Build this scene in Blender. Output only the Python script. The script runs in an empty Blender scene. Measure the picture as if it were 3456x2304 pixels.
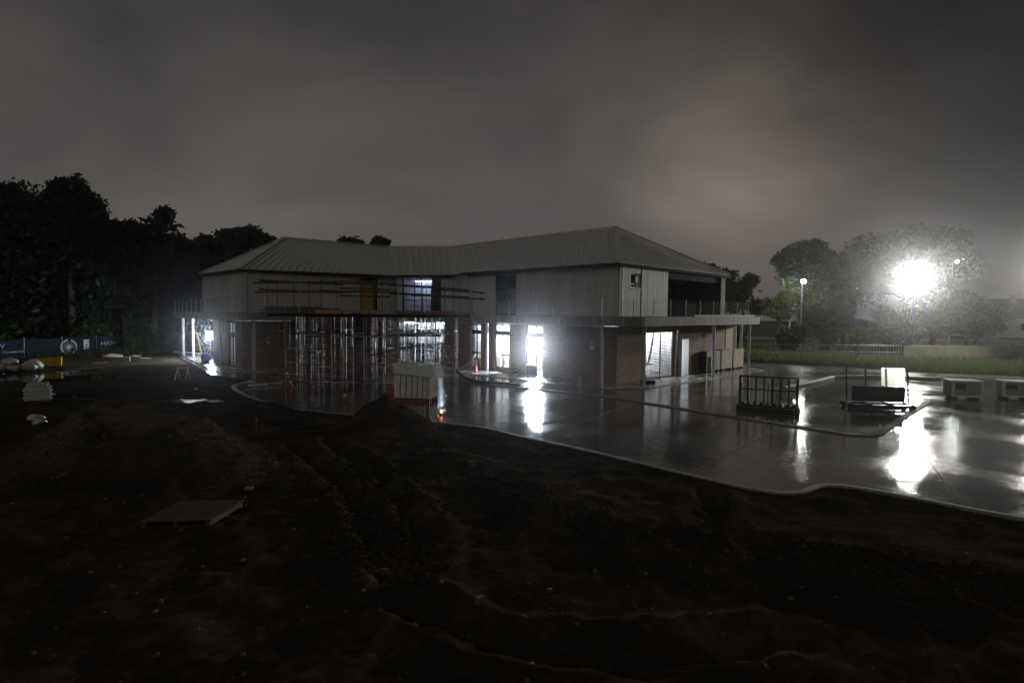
import bpy, math, random
import numpy as np
from mathutils import Matrix, Vector
random.seed(7); RNG = np.random.default_rng(7)
scene = bpy.context.scene
COL = scene.collection

# ------------------------------------------------------------------ camera
cam_d = bpy.data.cameras.new('camera'); cam = bpy.data.objects.new('camera', cam_d); COL.objects.link(cam)
cam_d.sensor_width = 36.0; cam_d.lens = 20.42; cam_d.clip_start = 0.1; cam_d.clip_end = 2000
cam.matrix_world = (Matrix.Translation((0, 0, 3.6)) @ Matrix.Rotation(math.radians(90) - math.atan(97 / 1960), 4, 'X')
                    @ Matrix.Rotation(0.0087, 4, 'Z'))
scene.camera = cam
# ------------------------------------------------------------------ sky: overcast night cloud lit by the town
world = bpy.data.worlds.new('World'); scene.world = world; world.use_nodes = True
wn, wl = world.node_tree.nodes, world.node_tree.links
wn.clear()
def wnode(t, **kw):
    n = wn.new(t)
    for k, v in kw.items(): setattr(n, k, v)
    return n
w_tc = wnode('ShaderNodeTexCoord')
w_map = wnode('ShaderNodeMapping'); w_map.inputs['Scale'].default_value = (1.6, 1.6, 3.6)
w_map.inputs['Rotation'].default_value = (0.0, 0.25, 0.0)
wl.new(w_tc.outputs['Generated'], w_map.inputs['Vector'])
w_no = wnode('ShaderNodeTexNoise'); w_no.inputs['Scale'].default_value = 1.35; w_no.inputs['Detail'].default_value = 6
w_no.inputs['Roughness'].default_value = 0.48; w_no.inputs['Distortion'].default_value = 0.5
wl.new(w_map.outputs['Vector'], w_no.inputs['Vector'])
w_cr = wnode('ShaderNodeValToRGB')
w_cr.color_ramp.elements[0].position = 0.28; w_cr.color_ramp.elements[0].color = (0.043, 0.0405, 0.039, 1)
w_cr.color_ramp.elements[1].position = 0.72; w_cr.color_ramp.elements[1].color = (0.086, 0.080, 0.0755, 1)
wl.new(w_no.outputs['Fac'], w_cr.inputs['Fac'])
# the cloud is brighter low over the town than overhead
w_sep = wnode('ShaderNodeSeparateXYZ'); wl.new(w_tc.outputs['Generated'], w_sep.inputs[0])
w_el = wnode('ShaderNodeMapRange'); w_el.inputs['From Min'].default_value = 0.02; w_el.inputs['From Max'].default_value = 0.62
w_el.inputs['To Min'].default_value = 1.06; w_el.inputs['To Max'].default_value = 0.36
w_el.interpolation_type = 'SMOOTHSTEP'
wl.new(w_sep.outputs['Z'], w_el.inputs['Value'])
w_mul = wnode('ShaderNodeMix', data_type='RGBA', blend_type='MULTIPLY'); w_mul.inputs[0].default_value = 1.0
w_az = wnode('ShaderNodeVectorMath', operation='DOT_PRODUCT'); w_az.inputs[1].default_value = Vector((-0.30, 1.0, 0.12)).normalized()
wl.new(w_tc.outputs['Generated'], w_az.inputs[0])
w_ar = wnode('ShaderNodeMapRange'); w_ar.interpolation_type = 'SMOOTHSTEP'
for k_, v_ in (('From Min', 0.45), ('From Max', 0.95), ('To Min', 0.46), ('To Max', 1.12)): w_ar.inputs[k_].default_value = v_
wl.new(w_az.outputs['Value'], w_ar.inputs['Value'])
w_em = wnode('ShaderNodeMath', operation='MULTIPLY'); wl.new(w_el.outputs['Result'], w_em.inputs[0]); wl.new(w_ar.outputs['Result'], w_em.inputs[1])
wl.new(w_cr.outputs['Color'], w_mul.inputs[6]); wl.new(w_em.outputs[0], w_mul.inputs[7])
# warm glow of the town on the cloud base
w_dot = wnode('ShaderNodeVectorMath', operation='DOT_PRODUCT')
gd = Vector((0.39, 1.0, 0.25)).normalized(); w_dot.inputs[1].default_value = gd
wl.new(w_tc.outputs['Generated'], w_dot.inputs[0])
w_mx = wnode('ShaderNodeMath', operation='MAXIMUM'); w_mx.inputs[1].default_value = 0.0; wl.new(w_dot.outputs['Value'], w_mx.inputs[0])
w_gr = wnode('ShaderNodeMath', operation='POWER'); w_gr.inputs[1].default_value = 95.0; wl.new(w_mx.outputs[0], w_gr.inputs[0])
w_gm = wnode('ShaderNodeMath', operation='MULTIPLY'); wl.new(w_gr.outputs[0], w_gm.inputs[0]); wl.new(w_no.outputs['Fac'], w_gm.inputs[1])
w_gc = wnode('ShaderNodeMix', data_type='RGBA', blend_type='ADD'); w_gc.inputs[7].default_value = (0.18, 0.138, 0.105, 1)
wl.new(w_gm.outputs[0], w_gc.inputs[0]); wl.new(w_mul.outputs[2], w_gc.inputs[6])
w_bg = wnode('ShaderNodeBackground'); w_bg.inputs['Strength'].default_value = 1.3
wl.new(w_gc.outputs[2], w_bg.inputs['Color'])
# last trace of the set sun
w_sky = wnode('ShaderNodeTexSky', sky_type='NISHITA'); w_sky.sun_disc = False
w_sky.sun_elevation = math.radians(-6); w_sky.sun_rotation = math.radians(35)
w_bg2 = wnode('ShaderNodeBackground'); w_bg2.inputs['Strength'].default_value = 0.05
wl.new(w_sky.outputs['Color'], w_bg2.inputs['Color'])
w_add = wnode('ShaderNodeAddShader'); wl.new(w_bg.outputs[0], w_add.inputs[0]); wl.new(w_bg2.outputs[0], w_add.inputs[1])
w_out = wnode('ShaderNodeOutputWorld'); wl.new(w_add.outputs[0], w_out.inputs['Surface'])
# dim broad glow of the clouded town sky behind the camera
sun_d = bpy.data.lights.new('night_sky_glow', 'SUN'); sun_d.energy = 0.22; sun_d.angle = math.radians(70); sun_d.color = (1.0, 0.96, 0.90)
sun = bpy.data.objects.new('night_sky_glow', sun_d); COL.objects.link(sun)
sun.rotation_euler = Vector((0.25, 0.72, -0.65)).to_track_quat('-Z', 'Y').to_euler()
# ------------------------------------------------------------------ exposure, sampling
vs = scene.view_settings; vs.view_transform = 'Standard'; vs.look = 'None'; vs.exposure = 0.0; vs.gamma = 1.0
cy = scene.cycles
cy.use_denoising = True; cy.denoiser = 'OPENIMAGEDENOISE'
cy.max_bounces = 6; cy.diffuse_bounces = 3; cy.glossy_bounces = 3; cy.transmission_bounces = 4; cy.transparent_max_bounces = 16
cy.volume_bounces = 0; cy.sample_clamp_indirect = 4.0; cy.caustics_reflective = False; cy.caustics_refractive = False
cy.use_light_tree = True

# ================================================================== helpers
def off(o):
    v = Vector((0, 0, 0))
    while o is not None:
        v += o.location; o = o.parent
    return v
class MB:
    def __init__(s): s.v = []; s.f = []
    def add(s, vs, fs):
        n = len(s.v); s.v.extend(tuple(map(float, p)) for p in vs); s.f.extend(tuple(i + n for i in f) for f in fs); return s
    def box(s, c, size, ax=(1, 0), tilt=0.0):
        """box centred on c; size along axis ax, across it, and up"""
        ax = Vector((ax[0], ax[1], 0)).normalized(); ay = Vector((-ax.y, ax.x, 0)); az = Vector((0, 0, 1))
        if tilt: ax, az = ax * math.cos(tilt) + az * math.sin(tilt), az * math.cos(tilt) - ax * math.sin(tilt)
        c = Vector(c); hx, hy, hz = ax * size[0] / 2, ay * size[1] / 2, az * size[2] / 2
        P = [c + i * hx + j * hy + k * hz for k in (-1, 1) for i, j in ((-1, -1), (1, -1), (1, 1), (-1, 1))]
        return s.add(P, [(3, 2, 1, 0), (4, 5, 6, 7), (0, 1, 5, 4), (1, 2, 6, 5), (2, 3, 7, 6), (3, 0, 4, 7)])
    def bar(s, p0, p1, w, h, up=(0, 0, 1)):
        p0, p1 = Vector(p0), Vector(p1); d = (p1 - p0).normalized(); up = Vector(up)
        if abs(d.dot(up)) > 0.98: up = Vector((0, 1, 0))
        a = d.cross(up).normalized() * w / 2; b = a.cross(d).normalized() * h / 2
        P = [p0 - a - b, p0 + a - b, p0 + a + b, p0 - a + b, p1 - a - b, p1 + a - b, p1 + a + b, p1 - a + b]
        return s.add(P, [(0, 1, 2, 3), (7, 6, 5, 4), (0, 4, 5, 1), (1, 5, 6, 2), (2, 6, 7, 3), (3, 7, 4, 0)])
    def tube(s, pts, r, n=8, cap=True):
        pts = [Vector(p) for p in pts]; R = r if isinstance(r, (list, tuple)) else [r] * len(pts)
        n0 = len(s.v); ref = None
        for i, p in enumerate(pts):
            d = (pts[min(i + 1, len(pts) - 1)] - pts[max(i - 1, 0)]).normalized()
            if ref is None: ref = Vector((0, 0, 1)) if abs(d.z) < 0.9 else Vector((1, 0, 0))
            a = d.cross(ref).normalized(); b = d.cross(a).normalized(); ref = b.cross(d) * -1 if False else ref
            for k in range(n):
                t = 2 * math.pi * k / n; s.v.append(tuple(p + (a * math.cos(t) + b * math.sin(t)) * R[i]))
        for i in range(len(pts) - 1):
            for k in range(n):
                k2 = (k + 1) % n
                s.f.append((n0 + i * n + k, n0 + i * n + k2, n0 + (i + 1) * n + k2, n0 + (i + 1) * n + k))
        if cap:
            s.f.append(tuple(n0 + k for k in range(n))[::-1]); s.f.append(tuple(n0 + (len(pts) - 1) * n + k for k in range(n)))
        return s
    def prism(s, poly, z0, z1):
        n = len(poly)
        a = sum(poly[i][0] * poly[(i + 1) % n][1] - poly[(i + 1) % n][0] * poly[i][1] for i in range(n))
        if a < 0: poly = poly[::-1]
        P = [(x, y, z0) for x, y in poly] + [(x, y, z1) for x, y in poly]
        return s.add(P, [tuple(range(n))[::-1], tuple(range(n, 2 * n))] + [(i, (i + 1) % n, n + (i + 1) % n, n + i) for i in range(n)])
    def build(s, name, mat, parent=None, smooth=False, bevel=0.0):
        o_ = off(parent) if parent else Vector((0, 0, 0))
        me = bpy.data.meshes.new(name)
        me.from_pydata([(x - o_.x, y - o_.y, z - o_.z) for x, y, z in s.v], [], s.f); me.update()
        if smooth: me.shade_smooth()
        return link(name, me, mat, parent, bevel)
def link(name, me, mat, parent=None, bevel=0.0):
    o = bpy.data.objects.new(name, me); COL.objects.link(o)
    if mat and not me.materials: me.materials.append(mat)
    if parent: o.parent = parent
    if bevel:
        b = o.modifiers.new('bevel', 'BEVEL'); b.width = bevel; b.segments = 2; b.limit_method = 'ANGLE'
    return o
def tag(o, label=None, cat=None, group=None, kind=None):
    if label: o['label'] = label
    if cat: o['category'] = cat
    if group: o['group'] = group
    if kind: o['kind'] = kind
    return o
def thing(name, label, cat, loc=(0, 0, 0), group=None):
    o = bpy.data.objects.new(name, None); COL.objects.link(o); o.location = loc; o.empty_display_size = 0.3
    return tag(o, label, cat, group)
def place(name, me, mat, parent, loc, rotz=0.0, scale=None):
    """one object sharing mesh data, at world location loc"""
    o = bpy.data.objects.new(name, me); COL.objects.link(o)
    if not me.materials and mat: me.materials.append(mat)
    o.parent = parent; o.location = Vector(loc) - (off(parent) if parent else Vector()); o.rotation_euler[2] = rotz
    if scale: o.scale = scale
    return o
def raw_mesh(mb, name):
    me = bpy.data.meshes.new(name); me.from_pydata(mb.v, [], mb.f); me.update(); return me
def text_part(name, txt, size, mat, parent, origin, right, up=(0, 0, 1), squash=1.0):
    cu = bpy.data.curves.new(name, 'FONT'); cu.body = txt; cu.size = size; cu.extrude = 0.002; cu.resolution_u = 3
    t = bpy.data.objects.new(name, cu); COL.objects.link(t)
    me = bpy.data.meshes.new_from_object(t.evaluated_get(bpy.context.evaluated_depsgraph_get()))
    bpy.data.objects.remove(t)
    r, u = Vector(right).normalized(), Vector(up).normalized(); n = r.cross(u); o_ = Vector(origin) - off(parent)
    for v in me.vertices: v.co = o_ + r * v.co.x * squash + u * v.co.y + n * (v.co.z + 0.004)
    me.name = name; me.materials.clear()
    return link(name, me, mat, parent)

MIS = True
def lamp_light(name, kind, parent, loc, power, col, size=(.5, .5), direction=None, radius=.1, shape='RECTANGLE'):
    ld = bpy.data.lights.new(name, kind); ld.energy = power; ld.color = col
    if kind == 'AREA': ld.shape = shape; ld.size, ld.size_y = size
    else: ld.shadow_soft_size = radius
    ld.cycles.use_multiple_importance_sampling = MIS
    o = bpy.data.objects.new(name, ld); COL.objects.link(o); o.parent = parent; o.location = Vector(loc) - off(parent)
    if direction is not None:
        d = Vector(direction).normalized(); o.rotation_euler = d.to_track_quat('-Z', 'Z').to_euler()
    return o
# ------------------------------------------------------------------ materials
def mat_new(name):
    m = bpy.data.materials.new(name); m.use_nodes = True; nt = m.node_tree; b = nt.nodes['Principled BSDF']
    return m, nt.nodes, nt.links, b
def mat(name, c0, c1=None, rough=0.7, scale=4.0, detail=5, metal=0.0, bump=0.0, bscale=None, rough2=None, spec=0.5, stretch=None, island=False):
    m, n, l, b = mat_new(name)
    c1 = c1 or tuple(x * 0.7 for x in c0)
    tc = n.new('ShaderNodeTexCoord'); vec = tc.outputs['Object']
    if stretch:
        mp = n.new('ShaderNodeMapping'); mp.inputs['Scale'].default_value = stretch; l.new(vec, mp.inputs['Vector']); vec = mp.outputs['Vector']
    no = n.new('ShaderNodeTexNoise'); no.inputs['Scale'].default_value = scale; no.inputs['Detail'].default_value = detail; no.inputs['Roughness'].default_value = 0.62
    l.new(vec, no.inputs['Vector'])
    cr = n.new('ShaderNodeValToRGB'); cr.color_ramp.elements[0].position = 0.3; cr.color_ramp.elements[1].position = 0.7
    cr.color_ramp.elements[0].color = (*c0, 1); cr.color_ramp.elements[1].color = (*c1, 1)
    l.new(no.outputs['Fac'], cr.inputs['Fac'])
    colr = cr.outputs['Color']
    if island:
        ge = n.new('ShaderNodeNewGeometry'); oi = n.new('ShaderNodeObjectInfo')
        ad = n.new('ShaderNodeMath'); ad.operation = 'ADD'; l.new(ge.outputs['Random Per Island'], ad.inputs[0]); l.new(oi.outputs['Random'], ad.inputs[1])
        fr = n.new('ShaderNodeMath'); fr.operation = 'FRACT'; l.new(ad.outputs[0], fr.inputs[0])
        mr = n.new('ShaderNodeMapRange'); mr.inputs['To Min'].default_value = 0.8; mr.inputs['To Max'].default_value = 1.15; l.new(fr.outputs[0], mr.inputs['Value'])
        mx = n.new('ShaderNodeMix'); mx.data_type = 'RGBA'; mx.blend_type = 'MULTIPLY'; mx.inputs[0].default_value = 1
        l.new(colr, mx.inputs[6]); l.new(mr.outputs['Result'], mx.inputs[7]); colr = mx.outputs[2]
    l.new(colr, b.inputs['Base Color'])
    b.inputs['Roughness'].default_value = rough; b.inputs['Metallic'].default_value = metal; b.inputs['Specular IOR Level'].default_value = spec
    if rough2 is not None:
        rr = n.new('ShaderNodeMapRange'); rr.inputs['From Min'].default_value = 0.35; rr.inputs['From Max'].default_value = 0.65
        rr.inputs['To Min'].default_value = rough; rr.inputs['To Max'].default_value = rough2
        l.new(no.outputs['Fac'], rr.inputs['Value']); l.new(rr.outputs['Result'], b.inputs['Roughness'])
    if bump:
        nb = n.new('ShaderNodeTexNoise'); nb.inputs['Scale'].default_value = bscale or scale * 4; nb.inputs['Detail'].default_value = 6; l.new(vec, nb.inputs['Vector'])
        bp = n.new('ShaderNodeBump'); bp.inputs['Strength'].default_value = bump; bp.inputs['Distance'].default_value = 0.03
        l.new(nb.outputs['Fac'], bp.inputs['Height']); l.new(bp.outputs['Normal'], b.inputs['Normal'])
    return m
def mat_emit(name, col, strength):
    m, n, l, b = mat_new(name); n.remove(b); e = n.new('ShaderNodeEmission')
    e.inputs['Color'].default_value = (*col, 1); e.inputs['Strength'].default_value = strength
    l.new(e.outputs[0], n['Material Output'].inputs['Surface']); return m
def mat_glass(name, tint=(0.9, 0.95, 0.95), refl=1.0, rough=0.02):
    m, n, l, b = mat_new(name); n.remove(b)
    tr = n.new('ShaderNodeBsdfTransparent'); tr.inputs['Color'].default_value = (*tint, 1)
    gl = n.new('ShaderNodeBsdfGlossy'); gl.inputs['Roughness'].default_value = rough; gl.inputs['Color'].default_value = (refl, refl, refl, 1)
    fr = n.new('ShaderNodeFresnel'); fr.inputs['IOR'].default_value = 1.5
    ge = n.new('ShaderNodeNewGeometry'); iv = n.new('ShaderNodeMath'); iv.operation = 'SUBTRACT'; iv.inputs[0].default_value = 1.0; l.new(ge.outputs['Backfacing'], iv.inputs[1])
    ml = n.new('ShaderNodeMath'); ml.operation = 'MULTIPLY'; l.new(fr.outputs[0], ml.inputs[0]); l.new(iv.outputs[0], ml.inputs[1])
    mx = n.new('ShaderNodeMixShader'); l.new(ml.outputs[0], mx.inputs[0]); l.new(tr.outputs[0], mx.inputs[1]); l.new(gl.outputs[0], mx.inputs[2])
    l.new(mx.outputs[0], n['Material Output'].inputs['Surface']); return m
def mat_leaf(name, c0, c1):
    m, n, l, b = mat_new(name)
    ge = n.new('ShaderNodeNewGeometry'); cr = n.new('ShaderNodeValToRGB')
    cr.color_ramp.elements[0].color = (*c0, 1); cr.color_ramp.elements[1].color = (*c1, 1)
    l.new(ge.outputs['Random Per Island'], cr.inputs['Fac']); l.new(cr.outputs['Color'], b.inputs['Base Color'])
    b.inputs['Roughness'].default_value = 0.5; b.inputs['Specular IOR Level'].default_value = 0.3
    tl = n.new('ShaderNodeBsdfTranslucent'); l.new(cr.outputs['Color'], tl.inputs['Color'])
    mx = n.new('ShaderNodeMixShader'); mx.inputs[0].default_value = 0.35
    l.new(b.outputs[0], mx.inputs[1]); l.new(tl.outputs[0], mx.inputs[2]); l.new(mx.outputs[0], n['Material Output'].inputs['Surface'])
    return m
def mat_wet_concrete(name):
    m, n, l, b = mat_new(name)
    tc = n.new('ShaderNodeTexCoord')
    no = n.new('ShaderNodeTexNoise'); no.inputs['Scale'].default_value = 0.33; no.inputs['Detail'].default_value = 7; no.inputs['Roughness'].default_value = 0.62; no.inputs['Distortion'].default_value = 0.6
    n2 = n.new('ShaderNodeTexNoise'); n2.inputs['Scale'].default_value = 6; n2.inputs['Detail'].default_value = 8; n2.inputs['Roughness'].default_value = 0.7
    mp = n.new('ShaderNodeMapping'); mp.inputs['Scale'].default_value = (1.0, 2.8, 1.0); l.new(tc.outputs['Object'], mp.inputs['Vector'])
    n3 = n.new('ShaderNodeTexNoise'); n3.inputs['Scale'].default_value = 5.0; n3.inputs['Detail'].default_value = 3
    l.new(tc.outputs['Object'], no.inputs['Vector']); l.new(tc.outputs['Object'], n2.inputs['Vector']); l.new(mp.outputs[0], n3.inputs['Vector'])
    cr = n.new('ShaderNodeValToRGB'); cr.color_ramp.elements[0].color = (0.055, 0.053, 0.05, 1); cr.color_ramp.elements[1].color = (0.15, 0.146, 0.138, 1)
    cr.color_ramp.elements[0].position = 0.3; cr.color_ramp.elements[1].position = 0.68
    mm = n.new('ShaderNodeMix'); mm.data_type = 'FLOAT'; mm.inputs[0].default_value = 0.35
    l.new(no.outputs['Fac'], mm.inputs[2]); l.new(n2.outputs['Fac'], mm.inputs[3]); l.new(mm.outputs[0], cr.inputs['Fac'])
    # mud carried onto the slab in smears
    m4 = n.new('ShaderNodeMapping'); m4.inputs['Scale'].default_value = (.5, .22, 1); m4.inputs['Rotation'].default_value = (0, 0, .75); l.new(tc.outputs['Object'], m4.inputs['Vector'])
    n4 = n.new('ShaderNodeTexNoise'); n4.inputs['Scale'].default_value = 1.1; n4.inputs['Detail'].default_value = 9; n4.inputs['Roughness'].default_value = .68; n4.inputs['Distortion'].default_value = .4; l.new(m4.outputs[0], n4.inputs['Vector'])
    r4 = n.new('ShaderNodeMapRange'); r4.inputs['From Min'].default_value = .54; r4.inputs['From Max'].default_value = .68; r4.inputs['To Max'].default_value = .8; l.new(n4.outputs['Fac'], r4.inputs['Value'])
    x4 = n.new('ShaderNodeMix'); x4.data_type = 'RGBA'; x4.inputs[7].default_value = (.045, .036, .026, 1); l.new(r4.outputs[0], x4.inputs[0]); l.new(cr.outputs['Color'], x4.inputs[6]); l.new(x4.outputs[2], b.inputs['Base Color'])
    rr = n.new('ShaderNodeMapRange'); rr.inputs['From Min'].default_value = 0.42; rr.inputs['From Max'].default_value = 0.60
    rr.inputs['To Min'].default_value = 0.045; rr.inputs['To Max'].default_value = 0.2; l.new(no.outputs['Fac'], rr.inputs['Value']); l.new(rr.outputs[0], b.inputs['Roughness'])
    b.inputs['Specular IOR Level'].default_value = 0.27
    bs = n.new('ShaderNodeMapRange'); bs.inputs['From Min'].default_value = 0.44; bs.inputs['From Max'].default_value = 0.56
    bs.inputs['To Min'].default_value = 0.15; bs.inputs['To Max'].default_value = 0.26; l.new(no.outputs['Fac'], bs.inputs['Value'])
    bp = n.new('ShaderNodeBump'); bp.inputs['Distance'].default_value = 0.02; l.new(n3.outputs['Fac'], bp.inputs['Height']); l.new(bs.outputs[0], bp.inputs['Strength'])
    b2 = n.new('ShaderNodeBump'); b2.inputs['Distance'].default_value = 0.006; b2.inputs['Strength'].default_value = 0.22; l.new(n2.outputs['Fac'], b2.inputs['Height']); l.new(bp.outputs[0], b2.inputs['Normal'])
    l.new(b2.outputs[0], b.inputs['Normal'])
    return m
def mat_mud(name):
    m, n, l, b = mat_new(name)
    tc = n.new('ShaderNodeTexCoord')
    def noise(s, d, r=0.65, dist=0.0):
        x = n.new('ShaderNodeTexNoise'); x.inputs['Scale'].default_value = s; x.inputs['Detail'].default_value = d; x.inputs['Roughness'].default_value = r; x.inputs['Distortion'].default_value = dist
        l.new(tc.outputs['Object'], x.inputs['Vector']); return x
    a, c, f = noise(0.5, 8, 0.7, 0.8), noise(7, 9, 0.75), noise(38, 6, 0.7)
    cr = n.new('ShaderNodeValToRGB'); e = cr.color_ramp.elements
    e[0].position = 0.3; e[0].color = (0.018, 0.0148, 0.0115, 1); e[1].position = 0.72; e[1].color = (0.15, 0.120, 0.084, 1)
    k = e.new(0.52); k.color = (0.058, 0.047, 0.035, 1)
    mm = n.new('ShaderNodeMix'); mm.data_type = 'FLOAT'; mm.inputs[0].default_value = 0.45
    l.new(a.outputs['Fac'], mm.inputs[2]); l.new(c.outputs['Fac'], mm.inputs[3]); l.new(mm.outputs[0], cr.inputs['Fac'])
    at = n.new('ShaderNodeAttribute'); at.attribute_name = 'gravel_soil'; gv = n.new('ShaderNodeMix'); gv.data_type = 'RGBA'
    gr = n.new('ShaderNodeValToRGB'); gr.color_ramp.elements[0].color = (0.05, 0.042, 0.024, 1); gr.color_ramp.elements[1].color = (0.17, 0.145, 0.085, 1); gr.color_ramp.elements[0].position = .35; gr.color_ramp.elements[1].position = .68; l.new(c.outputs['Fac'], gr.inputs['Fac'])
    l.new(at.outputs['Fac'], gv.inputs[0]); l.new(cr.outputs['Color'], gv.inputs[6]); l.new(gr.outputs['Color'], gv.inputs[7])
    # pale grit pressed into the mud
    vo = n.new('ShaderNodeTexVoronoi'); vo.inputs['Scale'].default_value = 24; l.new(tc.outputs['Object'], vo.inputs['Vector'])
    th = n.new('ShaderNodeMapRange'); th.inputs['From Min'].default_value = 0.16; th.inputs['From Max'].default_value = 0.08; l.new(vo.outputs['Distance'], th.inputs['Value'])
    gs = n.new('ShaderNodeMath'); gs.operation = 'GREATER_THAN'; gs.inputs[1].default_value = 0.58; l.new(c.outputs['Fac'], gs.inputs[0])
    gm = n.new('ShaderNodeMath'); gm.operation = 'MULTIPLY'; l.new(th.outputs[0], gm.inputs[0]); l.new(gs.outputs[0], gm.inputs[1])
    mx = n.new('ShaderNodeMix'); mx.data_type = 'RGBA'; mx.inputs[7].default_value = (0.2, 0.18, 0.15, 1)
    l.new(gm.outputs[0], mx.inputs[0]); l.new(gv.outputs[2], mx.inputs[6]); l.new(mx.outputs[2], b.inputs['Base Color'])
    rr = n.new('ShaderNodeMapRange'); rr.inputs['From Min'].default_value = 0.36; rr.inputs['From Max'].default_value = 0.6
    rr.inputs['To Min'].default_value = 0.6; rr.inputs['To Max'].default_value = 0.95; l.new(a.outputs['Fac'], rr.inputs['Value']); l.new(rr.outputs[0], b.inputs['Roughness'])
    b.inputs['Specular IOR Level'].default_value = 0.0
    b1 = n.new('ShaderNodeBump'); b1.inputs['Strength'].default_value = 0.9; b1.inputs['Distance'].default_value = 0.07; l.new(c.outputs['Fac'], b1.inputs['Height'])
    b2 = n.new('ShaderNodeBump'); b2.inputs['Strength'].default_value = 0.8; b2.inputs['Distance'].default_value = 0.02; l.new(f.outputs['Fac'], b2.inputs['Height']); l.new(b1.outputs[0], b2.inputs['Normal'])
    l.new(b2.outputs[0], b.inputs['Normal']); return m
def mat_stained(name, c0, c1, streak, rough=0.75):
    """boards or concrete with vertical rain streaks"""
    m, n, l, b = mat_new(name); tc = n.new('ShaderNodeTexCoord')
    ge = n.new('ShaderNodeNewGeometry')
    mp = n.new('ShaderNodeMapping'); mp.inputs['Scale'].default_value = (5, 5, 0.35); l.new(ge.outputs['Position'], mp.inputs['Vector'])
    a = n.new('ShaderNodeTexNoise'); a.inputs['Scale'].default_value = 1.3; a.inputs['Detail'].default_value = 6; l.new(mp.outputs[0], a.inputs['Vector'])
    c = n.new('ShaderNodeTexNoise'); c.inputs['Scale'].default_value = 0.9; c.inputs['Detail'].default_value = 6; l.new(ge.outputs['Position'], c.inputs['Vector'])
    cr = n.new('ShaderNodeValToRGB'); cr.color_ramp.elements[0].color = (*c0, 1); cr.color_ramp.elements[1].color = (*c1, 1); cr.color_ramp.elements[0].position = .3; cr.color_ramp.elements[1].position = .7
    l.new(c.outputs['Fac'], cr.inputs['Fac'])
    mr = n.new('ShaderNodeMapRange'); mr.inputs['From Min'].default_value = 0.56; mr.inputs['From Max'].default_value = 0.74; l.new(a.outputs['Fac'], mr.inputs['Value'])
    mx = n.new('ShaderNodeMix'); mx.data_type = 'RGBA'; mx.inputs[7].default_value = (*streak, 1); l.new(mr.outputs[0], mx.inputs[0]); l.new(cr.outputs['Color'], mx.inputs[6])
    oi = n.new('ShaderNodeObjectInfo'); m2 = n.new('ShaderNodeMapRange'); m2.inputs['To Min'].default_value = 0.94; m2.inputs['To Max'].default_value = 1.05; l.new(oi.outputs['Random'], m2.inputs['Value'])
    mz = n.new('ShaderNodeMix'); mz.data_type = 'RGBA'; mz.blend_type = 'MULTIPLY'; mz.inputs[0].default_value = 1; l.new(mx.outputs[2], mz.inputs[6]); l.new(m2.outputs[0], mz.inputs[7])
    l.new(mz.outputs[2], b.inputs['Base Color']); b.inputs['Roughness'].default_value = rough
    return m

M = {}
M['concrete_wet'] = mat_wet_concrete('wet concrete')
M['mud'] = mat_mud('wet mud')
M['kerb'] = mat('kerb concrete', (0.30, 0.29, 0.265), (0.17, 0.165, 0.15), 0.75, 3, bump=0.3)
M['slab'] = mat_stained('slab edge concrete', (0.125, 0.122, 0.11), (0.19, 0.185, 0.165), (0.38, 0.37, 0.33), 0.75)
M['cladding'] = mat_stained('fibre cement boards', (0.44, 0.43, 0.39), (0.53, 0.52, 0.47), (0.66, 0.65, 0.59), 0.7)
M['brick'] = mat('tan brick', (0.33, 0.225, 0.135), (0.26, 0.178, 0.11), 0.8, 9, bump=0.3, island=True)
M['mortar'] = mat('mortar', (0.25, 0.21, 0.16), (0.19, 0.16, 0.125), 0.9, 12)
M['roof'] = mat('zinc roof sheet', (0.58, 0.57, 0.53), (0.48, 0.47, 0.44), 0.5, 0.9, 6, metal=0.1, bump=0.08, bscale=6, rough2=0.6)
M['ridge'] = mat('ridge flashing', (0.68, 0.67, 0.62), (0.58, 0.57, 0.53), 0.4, 3, metal=0.2)
M['gutter'] = mat('dark gutter', (0.03, 0.03, 0.03), (0.02, 0.02, 0.02), 0.9, 3, spec=0.08)  # also the painted shade of the upper recess lining and partitions
M['darkframe'] = mat('dark aluminium frame', (0.03, 0.033, 0.037), (0.02, 0.022, 0.025), 0.35, 8, metal=0.2)
M['galv'] = mat('galvanised steel', (0.52, 0.53, 0.53), (0.38, 0.39, 0.39), 0.38, 6, metal=0.3, rough2=0.55)
M['rust'] = mat('rusty steel', (0.26, 0.16, 0.10), (0.16, 0.11, 0.08), 0.65, 7, metal=0.3)
M['column'] = mat('column steel grey', (0.52, 0.53, 0.53), (0.40, 0.41, 0.41), 0.42, 3, metal=0.15)
M['glass'] = mat_glass('clear glass', (.985, .99, .99))
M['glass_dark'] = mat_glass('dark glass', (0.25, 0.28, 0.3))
M['white'] = mat('white plaster', (0.78, 0.78, 0.77), (0.66, 0.66, 0.65), 0.85, 2)
M['whitepaint'] = mat('white painted metal', (0.72, 0.72, 0.70), (0.58, 0.58, 0.56), 0.4, 3)
M['beige'] = mat('beige render', (0.42, 0.38, 0.28), (0.32, 0.29, 0.215), 0.8, 2.5)
M['floorin'] = mat('bare floor slab', (0.30, 0.30, 0.29), (0.21, 0.21, 0.205), 0.3, 1.6, rough2=0.12)
M['ceil'] = mat('slab underside', (0.34, 0.34, 0.33), (0.26, 0.26, 0.25), 0.85, 2)
M['timber'] = mat('weathered timber', (0.115, 0.075, 0.042), (0.06, 0.04, 0.024), 0.8, 3, stretch=(1, 8, 8), island=True)
M['ply'] = mat('orange formply', (0.46, 0.205, 0.06), (0.34, 0.15, 0.05), 0.6, 4)
M['plygrey'] = mat('grey formply', (0.30, 0.28, 0.24), (0.20, 0.19, 0.165), 0.7, 5)
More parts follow.
